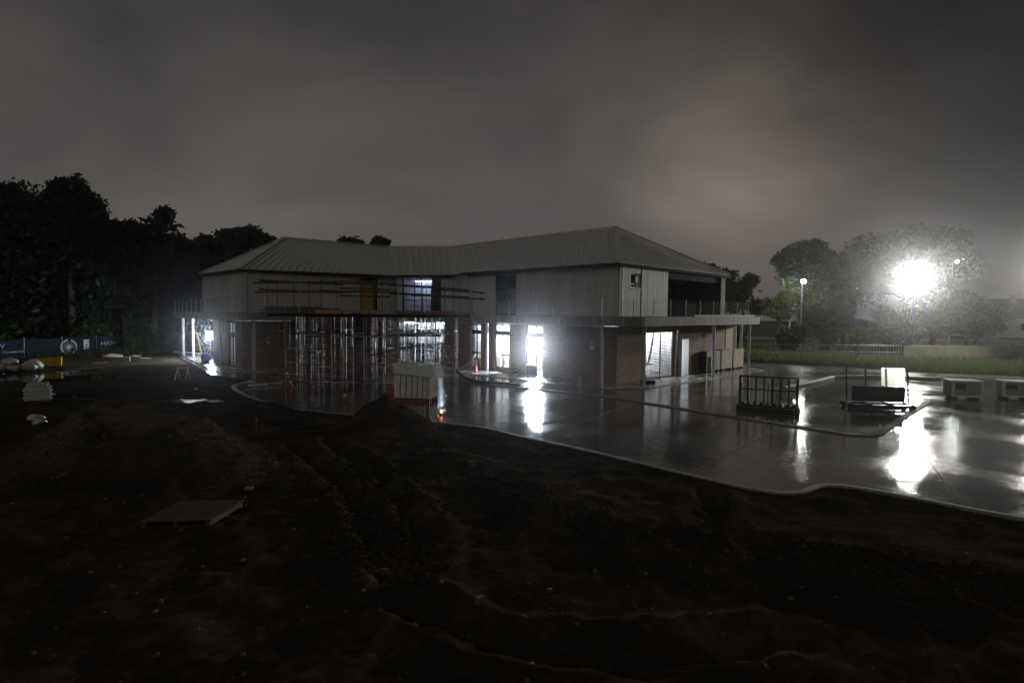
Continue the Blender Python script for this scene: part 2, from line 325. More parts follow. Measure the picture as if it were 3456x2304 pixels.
M['plyyellow'] = mat('yellow plywood', (0.42, 0.29, 0.10), (0.33, 0.22, 0.07), 0.7, 4)
M['pallet'] = mat('pallet pine', (0.10, 0.075, 0.028), (0.055, 0.04, 0.018), 0.8, 4, stretch=(2, 14, 14), island=True)
M['wrap'] = mat('plastic wrap', (0.78, 0.78, 0.74), (0.60, 0.60, 0.56), 0.22, 5, bump=0.5, bscale=11)
M['bag'] = mat('white bags', (0.66, 0.65, 0.62), (0.42, 0.36, 0.32), 0.4, 4, bump=0.6, bscale=9)
M['orange'] = mat('orange plastic', (0.27, 0.045, 0.018), (0.2, 0.032, 0.012), 0.4, 5)
M['red'] = mat('red plastic', (0.50, 0.03, 0.025), (0.38, 0.02, 0.02), 0.45, 5)

M['yellow'] = mat('yellow paint', (0.62, 0.45, 0.02), (0.48, 0.34, 0.015), 0.45, 4)
M['black'] = mat('black rubber', (0.015, 0.015, 0.016), (0.008, 0.008, 0.008), 0.45, 6)
M['navy'] = mat('navy shade cloth', (0.012, 0.014, 0.03), (0.008, 0.009, 0.02), 0.85, 9)
M['print'] = mat('white print', (0.70, 0.70, 0.68), (0.56, 0.56, 0.55), 0.7, 7)
M['printred'] = mat('red print', (0.50, 0.035, 0.03), (0.42, 0.03, 0.025), 0.5, 7)
M['printblack'] = mat('black print', (0.02, 0.02, 0.02), (0.015, 0.015, 0.015), 0.5, 7)
M['green'] = mat('green steel', (0.012, 0.055, 0.035), (0.008, 0.035, 0.022), 0.28, 5, metal=0.1)
M['water'] = mat('puddle water', (0.012, 0.011, 0.009), (0.009, 0.008, 0.007), 0.03, 2, bump=0.03, bscale=1.6)
M['pipe'] = mat('pink banded wrap', (0.50, 0.45, 0.44), (0.40, 0.36, 0.36), 0.2, 3, bump=0.25, bscale=7)
M['pink'] = mat('pink tape', (0.45, 0.12, 0.20), (0.34, 0.08, 0.14), 0.3, 5)
M['bark'] = mat('bark', (0.10, 0.075, 0.055), (0.05, 0.04, 0.03), 0.9, 5, stretch=(4, 4, 1), bump=0.6)
M['barkpale'] = mat('pale gum bark', (0.34, 0.30, 0.23), (0.20, 0.17, 0.13), 0.8, 3, stretch=(4, 4, 1), bump=0.3)
def mat_frost(name, c):
    m, n, l, b = mat_new(name); n.remove(b); rf = n.new('ShaderNodeBsdfRefraction'); rf.inputs['Color'].default_value = (*c, 1); rf.inputs['IOR'].default_value = 1.4; rf.inputs['Roughness'].default_value = .9
    tl = n.new('ShaderNodeBsdfTranslucent'); tl.inputs['Color'].default_value = (*c, 1); mx = n.new('ShaderNodeMixShader'); mx.inputs[0].default_value = .3
    no = n.new('ShaderNodeTexNoise'); no.inputs['Scale'].default_value = 2.4; no.inputs['Detail'].default_value = 5; bp = n.new('ShaderNodeBump'); bp.inputs['Strength'].default_value = .2; bp.inputs['Distance'].default_value = .05; l.new(no.outputs['Fac'], bp.inputs['Height']); l.new(bp.outputs[0], rf.inputs['Normal'])
    l.new(rf.outputs[0], mx.inputs[1]); l.new(tl.outputs[0], mx.inputs[2]); l.new(mx.outputs[0], n['Material Output'].inputs['Surface']); return m
M['frost'] = mat_frost('crinkled protective film', (.86, .92, .88))
def mat_film(name, c):
    m, n, l, b = mat_new(name); b.inputs['Base Color'].default_value = (*c, 1); b.inputs['Roughness'].default_value = .35; b.inputs['Transmission Weight'].default_value = .75; b.inputs['IOR'].default_value = 1.05
    tl = n.new('ShaderNodeBsdfTranslucent'); tl.inputs['Color'].default_value = (*c, 1); mx = n.new('ShaderNodeMixShader'); mx.inputs[0].default_value = .45
    no = n.new('ShaderNodeTexNoise'); no.inputs['Scale'].default_value = 3; bp = n.new('ShaderNodeBump'); bp.inputs['Strength'].default_value = .3; l.new(no.outputs['Fac'], bp.inputs['Height']); l.new(bp.outputs[0], b.inputs['Normal'])
    l.new(b.outputs[0], mx.inputs[1]); l.new(tl.outputs[0], mx.inputs[2]); l.new(mx.outputs[0], n['Material Output'].inputs['Surface']); return m
M['film'] = mat_film('milky film on glass', (.8, .86, .82))
M['leafdark'] = mat_leaf('dark leaves', (0.014, 0.022, 0.010), (0.034, 0.050, 0.020))
M['flag'] = mat_leaf('flag fabric', (0.80, 0.26, 0.22), (0.85, 0.40, 0.34))
M['leaf'] = mat_leaf('olive leaves', (0.026, 0.052, 0.007), (0.080, 0.120, 0.018))
M['leaflight'] = mat_leaf('light green leaves', (0.075, 0.13, 0.012), (0.17, 0.22, 0.03))
M['grassblade'] = mat_leaf('grass blades', (0.035, 0.055, 0.015), (0.10, 0.12, 0.035))
M['weed'] = mat_leaf('dull weeds', (0.024, 0.040, 0.009), (0.062, 0.082, 0.022))
M['lawn'] = mat('lawn', (0.075, 0.105, 0.028), (0.045, 0.07, 0.02), 0.9, 2.2, bump=0.6, bscale=30)
M['asphalt'] = mat('wet road', (0.055, 0.055, 0.053), (0.04, 0.04, 0.039), 0.3, 2.5, rough2=0.5)
M['shade'] = mat('tan shade cloth', (0.26, 0.24, 0.19), (0.19, 0.175, 0.14), 0.9, 6)
M['rock'] = mat('pale rubble', (0.115, 0.098, 0.07), (0.06, 0.05, 0.037), 0.85, 6, bump=0.4, island=True)
M['tile'] = mat('dark roof tiles', (0.06, 0.055, 0.055), (0.035, 0.033, 0.033), 0.6, 6)
M['carpaint'] = mat('white car paint', (0.75, 0.76, 0.77), (0.70, 0.71, 0.72), 0.18, 2)
M['lampwhite'] = mat_emit('flood lamp', (1.0, 0.98, 0.90), 130)
def mat_dish(name, col, peak, rim):
    m, n, l, b = mat_new(name); n.remove(b); e = n.new('ShaderNodeEmission'); e.inputs['Color'].default_value = (*col, 1)
    tc = n.new('ShaderNodeAttribute'); tc.attribute_name = 'dish_radius'; mr = n.new('ShaderNodeMath'); mr.operation = 'POWER'; mr.inputs[0].default_value = rim / peak; mr.inputs[1].default_value = 1.0
    l.new(tc.outputs['Fac'], mr.inputs[1]); mu = n.new('ShaderNodeMath'); mu.operation = 'MULTIPLY'; mu.inputs[1].default_value = peak; l.new(mr.outputs[0], mu.inputs[0]); l.new(mu.outputs[0], e.inputs['Strength'])
    l.new(e.outputs[0], n['Material Output'].inputs['Surface']); return m
M['dish'] = mat_dish('flood reflector', (1.0, 0.98, 0.90), 14, 4.0)
M['lamp2'] = mat_emit('street lamp', (1.0, 0.98, 0.90), 12)
M['lampfar'] = mat_emit('far street lamp', (1.0, 0.97, 0.92), 1300)
M['lampfar3'] = mat_emit('tall road lamp', (1.0, 0.97, 0.90), 12)
M['lampfar2'] = mat_emit('road street lamp', (1.0, 0.97, 0.90), 12)
M['tube'] = mat_emit('fluorescent tube', (0.86, 0.92, 1.0), 300)
M['tubestore'] = mat_emit('store tube', (0.9, 0.94, 1.0), 850)
M['tubemid'] = mat_emit('foyer tube', (0.80, 0.88, 1.0), 200)
M['flood'] = mat_emit('work light', (0.80, 0.88, 1.0), 1700)
M['flood2'] = mat_emit('work light by the store', (0.93, 0.95, 1.0), 190)
M['flood3'] = mat_emit('work light in the end room', (0.76, 0.85, 1.0), 420)
M['flood3b'] = mat_emit('side head of the end work light', (0.80, 0.88, 1.0), 620)
M['workface'] = mat_emit('work light glass', (0.80, 0.88, 1.0), 12)
M['coolpanel'] = mat_emit('cool panel', (0.62, 0.72, 1.0), 60)
M['amber'] = mat_emit('amber light', (1.0, 0.14, 0.03), 14)

# ================================================================== the setting
def hashn(ix, iy, s):
    h = np.sin(ix * 127.1 + iy * 311.7 + s * 74.7) * 43758.5453
    return h - np.floor(h)
def vnoise(x, y, s=0):
    ix, iy = np.floor(x), np.floor(y); fx, fy = x - ix, y - iy
    fx = fx * fx * (3 - 2 * fx); fy = fy * fy * (3 - 2 * fy)
    a, b, c, d = hashn(ix, iy, s), hashn(ix + 1, iy, s), hashn(ix, iy + 1, s), hashn(ix + 1, iy + 1, s)
    return (a * (1 - fx) + b * fx) * (1 - fy) + (c * (1 - fx) + d * fx) * fy - 0.5
def fbm(x, y, o=4, s=0):
    t = 0; a = 1.0
    for k in range(o): t = t + a * vnoise(x * 2 ** k + 17 * k, y * 2 ** k - 9 * k, s + k); a *= 0.5
    return t
def seg_dist(x, y, pts, hs=None):
    """distance to a polyline and the interpolated value along it"""
    best = np.full_like(x, 1e9); val = np.zeros_like(x)
    for i in range(len(pts) - 1):
        (x0, y0), (x1, y1) = pts[i], pts[i + 1]; dx, dy = x1 - x0, y1 - y0
        t = np.clip(((x - x0) * dx + (y - y0) * dy) / (dx * dx + dy * dy), 0, 1)
        d = np.hypot(x - x0 - t * dx, y - y0 - t * dy); m = d < best
        best = np.where(m, d, best)
        if hs: val = np.where(m, hs[i] + (hs[i + 1] - hs[i]) * t, val)
    return best, val
def in_poly(x, y, poly):
    r = np.zeros(np.shape(x), bool); n = len(poly)
    for i in range(n):
        (x0, y0), (x1, y1) = poly[i], poly[(i + 1) % n]
        c = ((y0 > y) != (y1 > y)) & (x < (x1 - x0) * (y - y0) / ((y1 - y0) if y1 != y0 else 1e-9) + x0)
        r ^= c
    return r
def smooth_line(pts, n=6, closed=False):
    out = []; P = [Vector((p[0], p[1])) for p in pts]; m = len(P)
    for i in range(m - 1):
        p0, p1, p2, p3 = P[max(i - 1, 0)], P[i], P[i + 1], P[min(i + 2, m - 1)]
        for k in range(n):
            t = k / n
            q = 0.5 * ((2 * p1) + (p2 - p0) * t + (2 * p0 - 5 * p1 + 4 * p2 - p3) * t * t + (3 * p1 - p0 - 3 * p2 + p3) * t ** 3)
            out.append((q.x, q.y))
    out.append((P[-1].x, P[-1].y)); return out

KERB = smooth_line([(-13.2, 29.2), (-13.1, 27.3), (-12.0, 25.4), (-9.9, 22.8), (-7.3, 20.6), (-5.0, 19.7), (-2.35, 18.57), (-0.97, 17.9), (0.3, 16.56),
                    (1.76, 15.15), (2.73, 14.1), (3.83, 12.86), (4.67, 11.95), (5.14, 11.6), (5.49, 11.46), (5.9, 11.58), (6.36, 11.93),
                    (6.71, 12.03), (7.21, 11.85), (7.96, 11.17), (9.1, 10.1), (12.5, 7.4), (18, 3.5)], 5)
PAVE = KERB + [(40, 2), (46, 12), (40, 30), (31, 34.5), (23.5, 39), (17.5, 43), (10, 50), (-18, 52), (-27.2, 47.2), (-26.6, 45.9), (-16.6, 32.0), (-14.6, 30.6)]
ISLAND = smooth_line([(-2.56, 31.0), (-1.95, 29.6), (-0.39, 28.2), (2.0, 26.3), (4.0, 24.9), (5.2, 23.3), (7.9, 19.9), (9.74, 17.7), (10.26, 17.2), (10.9, 17.25), (11.69, 18.05), (14.21, 20.72), (17.28, 23.98)], 5)
BERM = [(-10.0, 11.6), (-10.65, 13.1), (-11.7, 15.4), (-11.8, 16.4), (-10.9, 16.65), (-9.78, 16.3), (-8.03, 14.9), (-6.56, 13.5), (-5.73, 12.7)]
BERMH = [0.1, 0.35, 0.62, 0.78, 0.80, 0.74, 0.5, 0.25, 0.08]
def height(x, y):
    x = np.asarray(x, float); y = np.asarray(y, float)
    z = 0.10 * fbm(x * .30, y * .30, 3, 1) + 0.05 * fbm(x * 1.1, y * 1.1, 3, 5)
    near = np.clip((34 - y) / 10, 0, 1)
    z = z + near * (0.075 * fbm(x * 2.6, y * 2.6, 5, 9) + 0.022 * fbm(x * 9, y * 9, 2, 19) + 0.10 * np.clip(fbm(x * 1.7 + 3, y * 1.7, 4, 14) - 0.12, 0, 1))
    d, h = seg_dist(x, y, BERM, BERMH); z = z + h * np.exp(-(d / 0.85) ** 2) * (1 + 0.45 * fbm(x * 1.6, y * 1.6, 5, 3)) + 0.10 * np.exp(-(d / 1.2) ** 2) * fbm(x * 4.5, y * 4.5, 3, 33)
    d, h = seg_dist(x, y, [(-9.46, 13.15), (-9.2, 13.9), (-8.6, 13.9), (-7.62, 13.2), (-6.8, 12.7)], [.25, .48, .52, .38, .15]); z = z + h * np.exp(-(d / 0.95) ** 2)
    r = np.hypot((x + 3.95) / 1.35, (y - 18.1) / 1.1); z = z + 0.86 * np.clip(1 - r * 0.72, 0, 1) ** 1.25 * (1 + 0.5 * fbm(x * 2.0, y * 2.0, 5, 21))
    d, h = seg_dist(x, y, [(-9.97, 22.3), (-8.97, 22.0), (-7.67, 21.4), (-6.3, 20.3)], [.1, .3, .25, .15]); z = z + h * np.exp(-(d / .7) ** 2)
    # wheel ruts with pushed-up shoulders and tread lugs
    for k, line in enumerate(([(-5.6, 15.2), (-4.24, 13.16), (-3.32, 11.82), (-2.66, 10.39), (-2.18, 9.27), (-1.83, 8.36), (-1.5, 7.6)],
                              [(-4.9, 15.6), (-3.71, 13.7), (-2.66, 11.84), (-1.9, 10.41), (-1.46, 9.28), (-1.24, 8.17)],
                              [(4.0, 11.2), (3.4, 9.9), (3.8, 8.6), (5.2, 7.4)], [(-1.2, 6.9), (-0.2, 6.2), (1.3, 5.9), (3.0, 6.3)])):
        d, _ = seg_dist(x, y, line); w = 0.26
        z = z - 0.14 * np.exp(-(d / w) ** 2) + 0.08 * np.exp(-((d - 0.46) / 0.16) ** 2) * (1 + 1.4 * vnoise(x * 3.5, y * 3.5, 40 + k))
        z = z + 0.03 * np.exp(-(d / w) ** 2) * np.sign(np.sin((x * .6 + y) * 14))
    # churned bank along the middle of the foreground
    d, _ = seg_dist(x, y, [(-1.6, 13.8), (0.42, 10.5), (1.59, 9.35), (2.64, 8.8), (3.8, 8.3), (6.5, 7.6)])
    z = z + np.exp(-(d / 0.75) ** 2) * (0.07 + 0.20 * fbm(x * 1.8, y * 1.8, 4, 60))
    # shallow basin holding the puddle on the left
    for cx, cy_, rx, ry in ((-25.0, 31.0, 4.6, 2.4), (-13.6, 23.2, 1.6, .8), (-14.7, 29.8, 1.6, 1.0), (-19.0, 24.5, 2.2, 1.0), (-0.6, 14.9, .55, .3)):
        z = z - 0.17 * np.exp(-(((x - cx) / rx) ** 2 + ((y - cy_) / ry) ** 2) ** 2)
    # the ground steps down under the paving
    ins = in_poly(x, y, PAVE); dk, _ = seg_dist(x, y, KERB); edge = np.clip(dk / 0.6, 0, 1)
    z = np.where(ins, -0.3, z * (0.2 + 0.8 * edge) + 0.035 * (1 - edge))
    far = np.clip((np.hypot(x, y) - 45) / 25, 0, 1); z = z * (1 - far) - 0.06 * far
    return z
def zt(x, y): return float(height(np.array([x]), np.array([y]))[0])

gx = np.concatenate([-24 - np.geomspace(0.3, 300, 42)[::-1], np.arange(-24, 13.0, 0.105), 13 + np.geomspace(0.2, 320, 48)])
gy = np.concatenate([2.6 - np.geomspace(0.3, 60, 14)[::-1], np.arange(2.6, 20, 0.085), np.arange(20, 34, 0.16), 34 + np.geomspace(0.3, 330, 46)])
XX, YY = np.meshgrid(gx, gy); ZZ = height(XX, YY)
nx, ny = len(gx), len(gy)
me = bpy.data.meshes.new('ground'); idx = np.arange(nx * ny).reshape(ny, nx)
quads = np.stack([idx[:-1, :-1], idx[:-1, 1:], idx[1:, 1:], idx[1:, :-1]], -1).reshape(-1, 4)
def np_mesh(name, verts, faces):
    me = bpy.data.meshes.new(name); nf, k = faces.shape
    me.vertices.add(len(verts)); me.vertices.foreach_set('co', verts.astype(np.float32).ravel())
    me.loops.add(nf * k); me.loops.foreach_set('vertex_index', faces.astype(np.int32).ravel())
    me.polygons.add(nf); me.polygons.foreach_set('loop_start', np.arange(0, nf * k, k, dtype=np.int32))
    me.polygons.foreach_set('loop_total', np.full(nf, k, dtype=np.int32)); me.update(calc_edges=True); return me
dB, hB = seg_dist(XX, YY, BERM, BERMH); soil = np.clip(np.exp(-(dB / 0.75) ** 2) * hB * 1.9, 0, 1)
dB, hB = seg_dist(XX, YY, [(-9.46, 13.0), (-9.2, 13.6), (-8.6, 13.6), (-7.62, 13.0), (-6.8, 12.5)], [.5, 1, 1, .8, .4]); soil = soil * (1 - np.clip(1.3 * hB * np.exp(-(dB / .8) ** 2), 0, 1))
me = np_mesh('ground', np.stack([XX, YY, ZZ], -1).reshape(-1, 3), quads); me.shade_smooth()
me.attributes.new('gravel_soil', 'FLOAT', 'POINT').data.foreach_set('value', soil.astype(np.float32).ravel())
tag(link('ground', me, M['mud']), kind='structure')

def flat(name, poly, z, m, thick=0.0):
    mb = MB()
    if thick: mb.prism(poly, z - thick, z)
    else: mb.add([(x, y, z) for x, y in poly], [tuple(range(len(poly)))])
    import bmesh
    o = mb.build(name, m); bm = bmesh.new(); bm.from_mesh(o.data)
    bmesh.ops.triangulate(bm, faces=[f for f in bm.faces if len(f.verts) > 4]); bmesh.ops.recalc_face_normals(bm, faces=bm.faces)
    bm.to_mesh(o.data); bm.free(); return o
pave = tag(flat('pavement', PAVE, 0.03, M['concrete_wet'], 0.2), kind='structure')
def joint(x0, y0, x1, y1):
    MB().bar((x0, y0, 0.032), (x1, y1, 0.032), 0.016, 0.008).build('control_joint', M['mortar'], pave)
for q in ((0.62, 16.4, 5.0, 23.2), (4.0, 12.9, 8.9, 18.6), (8.6, 10.9, 13.0, 19.2), (-3.2, 22.6, 3.6, 24.9), (5.8, 27.4, 13.2, 22.2), (12.2, 30.6, 18.6, 25.6)): joint(*q)
def kerb_line(name, pts, w, h, z, m, parent=None):
    """rolled kerb swept along a line"""
    mb = MB(); prof = [(-w / 2, -0.16), (-w / 2, h * .7), (-w / 4, h), (w / 4, h), (w / 2, h * .45), (w / 2, -0.16)]
    n0 = 0; N = len(pts); K = len(prof)
    for i, (x, y) in enumerate(pts):
        a, b = Vector(pts[max(i - 1, 0)]), Vector(pts[min(i + 1, N - 1)]); t = (b - a).normalized(); nn = Vector((-t.y, t.x))
        for s, q in prof: mb.v.append((x + nn.x * s, y + nn.y * s, z + q))
    for i in range(N - 1):
        for k in range(K - 1): mb.f.append((i * K + k, i * K + k + 1, (i + 1) * K + k + 1, (i + 1) * K + k))
    mb.f.append(tuple(range(K))); mb.f.append(tuple((N - 1) * K + k for k in range(K))[::-1])
    return mb.build(name, m, parent, smooth=False)
tag(kerb_line('kerb', [(x, y) for x, y in KERB], 0.2, 0.04, 0.03, M['kerb']), kind='structure')
tag(kerb_line('garden_kerb', [(x, y) for x, y in ISLAND], 0.24, 0.05, 0.03, M['kerb']), kind='structure')
# raised planting bed edge behind the racks
tag(kerb_line('bed_kerb', [(13.0, 27.6), (15.9, 30.4), (18.2, 32.8), (20.6, 33.4), (24.0, 32.4)], 0.3, 0.16, 0.03, M['kerb']), kind='structure')
flat('verandah_floor', [(-26.4, 46.0), (-16.9, 33.2), (-15.0, 33.0), (-9.6, 36.4), (-6.6, 36.6), (-3.6, 34.6), (3.0, 28.0), (4.6, 27.3), (6.6, 27.6), (16.2, 37.2), (16.0, 41), (8, 49), (-20, 51)], 0.075, M['floorin'], 0.12)['kind'] = 'structure'
for i, (cx, cy_, rx, ry) in enumerate(((-25.0, 31.0, 5.0, 2.7), (-13.6, 23.2, 1.7, .9), (-14.7, 29.6, 1.5, .9), (-19.0, 24.5, 2.4, 1.1), (-0.6, 14.9, .6, .33))):
    pts = [(cx + rx * math.cos(t) * (1 + .15 * math.sin(3 * t + i)), cy_ + ry * math.sin(t) * (1 + .15 * math.cos(2 * t + i))) for t in [2 * math.pi * k / 28 for k in range(28)]]
    zz = float(np.quantile(height(np.array([p[0] for p in pts] + [cx]), np.array([p[1] for p in pts] + [cy_])), 0.12)) + (0.0 if i else 0.015)
    flat('puddle', pts, min(zz, zt(cx, cy_) + 0.09), M['water'])['kind'] = 'structure'
tag(flat('lawn', [(14.5, 51), (24, 46.0), (33, 45.0), (60, 44), (160, 60), (170, 78), (60, 82.5), (16, 86)], 0.0, M['lawn']), kind='structure')
tag(flat('road', [(14, 86.6), (60, 83), (175, 78.6), (185, 88), (70, 93), (14, 96)], 0.02, M['asphalt']), kind='structure')
tag(flat('verge', [(13, 96.3), (70, 93.4), (190, 88.4), (260, 200), (13, 220)], 0.0, M['lawn']), kind='structure')

# ================================================================== the building
bld = thing('building', 'unfinished two-storey brick and board building with pale hipped metal roof', 'building', (0, 36, 0))
A = Vector((5.2, 28.75)); U = Vector((-.70711, .70711)); V = Vector((.70711, .70711))
B = Vector((-16.4, 35.2)); P = Vector((.844, .536)); Q = Vector((-.69, .724))
Cn = Vector((-7.9, 39.75)); CD = Vector((.989, -.148))
def pt(o, d, s, n=0.0, z=0.0):
    """point at s along a wall line, n metres out in front of it (towards its outer face)"""
    nn = Vector((d.y, -d.x)); q = o + d * s + nn * n; return Vector((q.x, q.y, z))
class Wall:
    """vertical wall: line o + s*d, outer face on the side of flip*(d.y,-d.x)"""
    def __init__(s, o, d, L, z0, z1, flip=1): s.o, s.d, s.L, s.z0, s.z1, s.f = o, d, L, z0, z1, flip; s.n = Vector((d.y, -d.x)) * flip
    def p(s, a, out, z): q = s.o + s.d * a + s.n * out; return Vector((q.x, q.y, z))
    def rect(s, mb, a0, a1, z0, z1, o0, o1):
        mb.add([s.p(a0, o0, z0), s.p(a1, o0, z0), s.p(a1, o1, z0), s.p(a0, o1, z0), s.p(a0, o0, z1), s.p(a1, o0, z1), s.p(a1, o1, z1), s.p(a0, o1, z1)],
               [(0, 1, 2, 3), (7, 6, 5, 4), (0, 4, 5, 1), (1, 5, 6, 2), (2, 6, 7, 3), (3, 7, 4, 0)] if True else [])
    def pieces(s, ops):
        xs = sorted({0, s.L, *[a for o in ops for a in o[:2]]}); out = []
        for a0, a1 in zip(xs, xs[1:]):
            cut = sorted([(o[2], o[3]) for o in ops if o[0] < (a0 + a1) / 2 < o[1]]); z = s.z0
            for c0, c1 in cut:
                if c0 > z + .001: out.append((a0, a1, z, c0))
                z = max(z, c1)
            if z < s.z1 - .001: out.append((a0, a1, z, s.z1))
        return out
    def core(s, name, ops, m, parent, o0=-0.22, o1=-0.02):
        mb = MB()
        for a0, a1, z0, z1 in s.pieces(ops): s.rect(mb, a0, a1, z0, z1, o0, o1)
        return mb.build(name, m, parent)
    def ang(s): return math.atan2(s.d.y, s.d.x)

WR_F = Wall(A, U, 12.2, 0.08, 2.95, -1); WR_S = Wall(A, V, 13.6, 0.08, 2.95, 1)
WL_F = Wall(B, P, 9.75, 0.08, 2.95, 1); WL_S = Wall(B, Q, 5.5, 0.08, 2.95, -1)
WC = Wall(Cn, CD, 4.2, 0.08, 2.95, 1)
UR_F = Wall(A, U, 11.9, 3.45, 6.02, -1); UR_S = Wall(A, V, 11.7, 3.45, 6.02, 1)
UL_F = Wall(B, P, 9.75, 3.45, 6.02, 1); UL_S = Wall(B, Q, 7.7, 3.45, 6.02, -1)
UC = Wall(Cn, CD, 4.2, 3.45, 6.02, 1)
ops_RF = [(4.95, 6.25, 0.08, 2.92), (7.6, 8.83, 0.30, 2.92), (10.09, 11.12, 0.08, 2.92)]
ops_RS = [(2.62, 5.66, 0.08, 2.68), (5.82, 6.12, 0.08, 2.68), (6.38, 7.25, 0.08, 2.21)]
ops_LS = [(1.2, 2.6, 0.08, 2.88)]
ops_LF = [(6.9, 8.9, 0.08, 2.6)]
ops_C = [(0.1, 3.4, 0.08, 2.92)]

# bricks: the corner panel brick by brick, the rest of the courses joined
brick_me = raw_mesh(MB().box((0, 0, 0), (0.232, 0.03, 0.075)), 'brick')
nbrick = [0]
def brickwork(w, ops, part, single=None):
    mb = MB(); pitch = 0.243; row = 0.0865
    nrow = int((w.z1 - w.z0) / row)
    for r in range(nrow):
        z = w.z0 + (r + .5) * row; a = -(r % 2) * pitch / 2
        while a < w.L:
            b0, b1 = max(a, 0.0), min(a + pitch - 0.011, w.L)
            for o in ops:
                if o[2] - .02 < z < o[3] + .03:
                    if o[0] - .02 < b0 < o[1] and b1 > o[1]: b0 = o[1] + .012
                    elif b0 < o[0] < b1: b1 = o[0] - .012
                    elif b0 >= o[0] - .02 and b1 <= o[1] + .02: b1 = b0
            if b1 - b0 > 0.03:
                c = w.p((b0 + b1) / 2, -0.009 + random.uniform(-.002, .002), z)
                if single and b1 < single and nbrick[0] < 300:
                    o_ = place('brick', brick_me, M['brick'], part, c, w.ang(), ((b1 - b0) / 0.232, 1, 1)); nbrick[0] += 1
                else: mb.box(c, (b1 - b0, 0.03, 0.075), w.d)
            a += pitch
    o_ = mb.build('brick_course', M['brick'], part); o_['kind'] = 'stuff'
for w, ops, single in ((WR_F, ops_RF, None), (WR_S, ops_RS, 2.12), (WL_F, ops_LF, None), (WL_S, ops_LS, None), (WC, ops_C, None)):
    part = w.core('lower_wall', ops, M['mortar'], bld); brickwork(w, ops, part, single)

# upper storey: vertical boards over a dark backing
board_cache = {}
def boards(w, ops, part, wd=0.30):
    a = 0.0
    while a < w.L - .02:
        b = min(a + wd, w.L); segs = [(w.z0 + .02, w.z1)]
        for o in ops:
            if b > o[0] + .01 and a < o[1] - .01:
                if a < o[0] - .06: b = o[0]
                elif b > o[1] + .06 and a >= o[0] - .02: a = o[1]; b = min(o[1] + wd - .02, w.L)
                else:
                    ns = []
                    for s0, s1 in segs:
                        if o[2] > s0 + .05: ns.append((s0, min(s1, o[2])))
                        if o[3] < s1 - .05: ns.append((max(s0, o[3]), s1))
                    segs = ns
        for s0, s1 in segs:
            k = (round(b - a, 2), round(s1 - s0, 2))
            if k not in board_cache: board_cache[k] = raw_mesh(MB().box((0, 0, 0), (b - a - .008, 0.022, s1 - s0)), 'cladding_board')
            place('cladding_board', board_cache[k], M['cladding'], part, w.p((a + b) / 2, 0.0 + random.uniform(-.003, .003), (s0 + s1) / 2), w.ang())
        a = b
opu_RF = [(7.05, 8.78, 3.5, 6.02)]
opu_RS = [(1.10, 2.12, 4.94, 5.66), (4.75, 11.2, 3.52, 6.02)]
opu_LF = [(7.3, 8.45, 3.5, 6.02)]
opu_C = [(0.42, 3.12, 3.5, 6.02)]
for w, ops in ((UR_F, opu_RF), (UR_S, opu_RS), (UL_F, opu_LF), (UL_S, []), (UC, opu_C)):
    part = w.core('upper_wall', ops, M['gutter'], bld, -0.16, -0.014); boards(w, ops, part)
# short return wall between the centre and the right wing
WX = Wall(Vector((-3.75, 39.15)), Vector((0.42, -0.907)), 2.0, 3.45, 6.06, 1)
part = WX.core('return_wall', [], M['gutter'], bld, -0.16, -0.014); boards(WX, [], part)
Wall(Vector((-3.95, 39.2)), Vector((0.42, -0.907)), 1.7, 0.08, 2.95, -1).core('return_wall', [], M['mortar'], bld)

for (a, b) in ((A + V * 13.6, Vector((3.5, 46.6))), (Vector((3.5, 46.6)), Vector((-4.5, 55.5))), (Vector((-4.5, 55.5)), Vector((-11, 57.3))), (Vector((-11, 57.3)), Vector((-19.3, 51.6))), (Vector((-19.3, 51.6)), B + Q * 7.7)):
    for z0_, z1_ in ((.08, 2.95), (3.46, 6.04)):
        if z0_ < 1 and b == B + Q * 7.7: b = Vector((-17.6, 42.0))
        if z0_ > 3 and a == A + V * 13.6: a = A + V * 11.7
        MB().bar((a.x, a.y, (z0_ + z1_) / 2), (b.x, b.y, (z0_ + z1_) / 2), .16, z1_ - z0_).build('back_wall', M['cladding'], bld)
# glazing -------------------------------------------------------------
def glazing(w, a0, a1, z0, z1, ms=(), ts=(), pane='glass', fw=0.06, inset=-0.12, name='window', nopane=()):
    mb = MB(); d0, d1 = inset - .03, inset + .03
    for x in (a0 + fw / 2, a1 - fw / 2, *ms): w.rect(mb, x - fw / 2, x + fw / 2, z0, z1, d0, d1)
    xs = [a0 + fw] + [v for x in sorted(ms) for v in (x - fw / 2, x + fw / 2)] + [a1 - fw]
    zl = [(z0, z0 + fw)] + [(z - h / 2, z + h / 2) for z, h in ts] + [(z1 - fw, z1)]
    for x0, x1 in zip(xs[::2], xs[1::2]):
        for q0, q1 in zl: w.rect(mb, x0, x1, q0, q1, d0 + .004, d1 - .004)
    f = mb.build(name, M['darkframe'], bld)
    zl.sort()
    for i, (x0, x1) in enumerate(zip(xs[::2], xs[1::2])):
        for j in range(len(zl) - 1):
            if (i, j) in nopane: continue
            g = MB(); w.rect(g, x0, x1, zl[j][1], zl[j + 1][0], inset - .004, inset + .004); g.build('pane', M[pane], f)
    return f
glazing(WR_F, 10.09, 11.12, .08, 2.92, (10.56,), ((1.08, .08), (2.38, .24), (2.82, .05)))
glazing(WR_F, 7.6, 8.83, .30, 2.92, (8.25,), ((1.08, .08), (2.38, .28), (2.82, .05)))
glazing(WR_F, 4.95, 6.25, .08, 2.92, (5.5,), ((2.35, .22), (2.80, .05)), name='doorway', nopane=((0, 0),))
mb = MB(); WR_F.rect(mb, 5.53, 6.19, 0.14, 0.66, -.20, -.04); mb.build('sill_panel', M['darkframe'], bld)
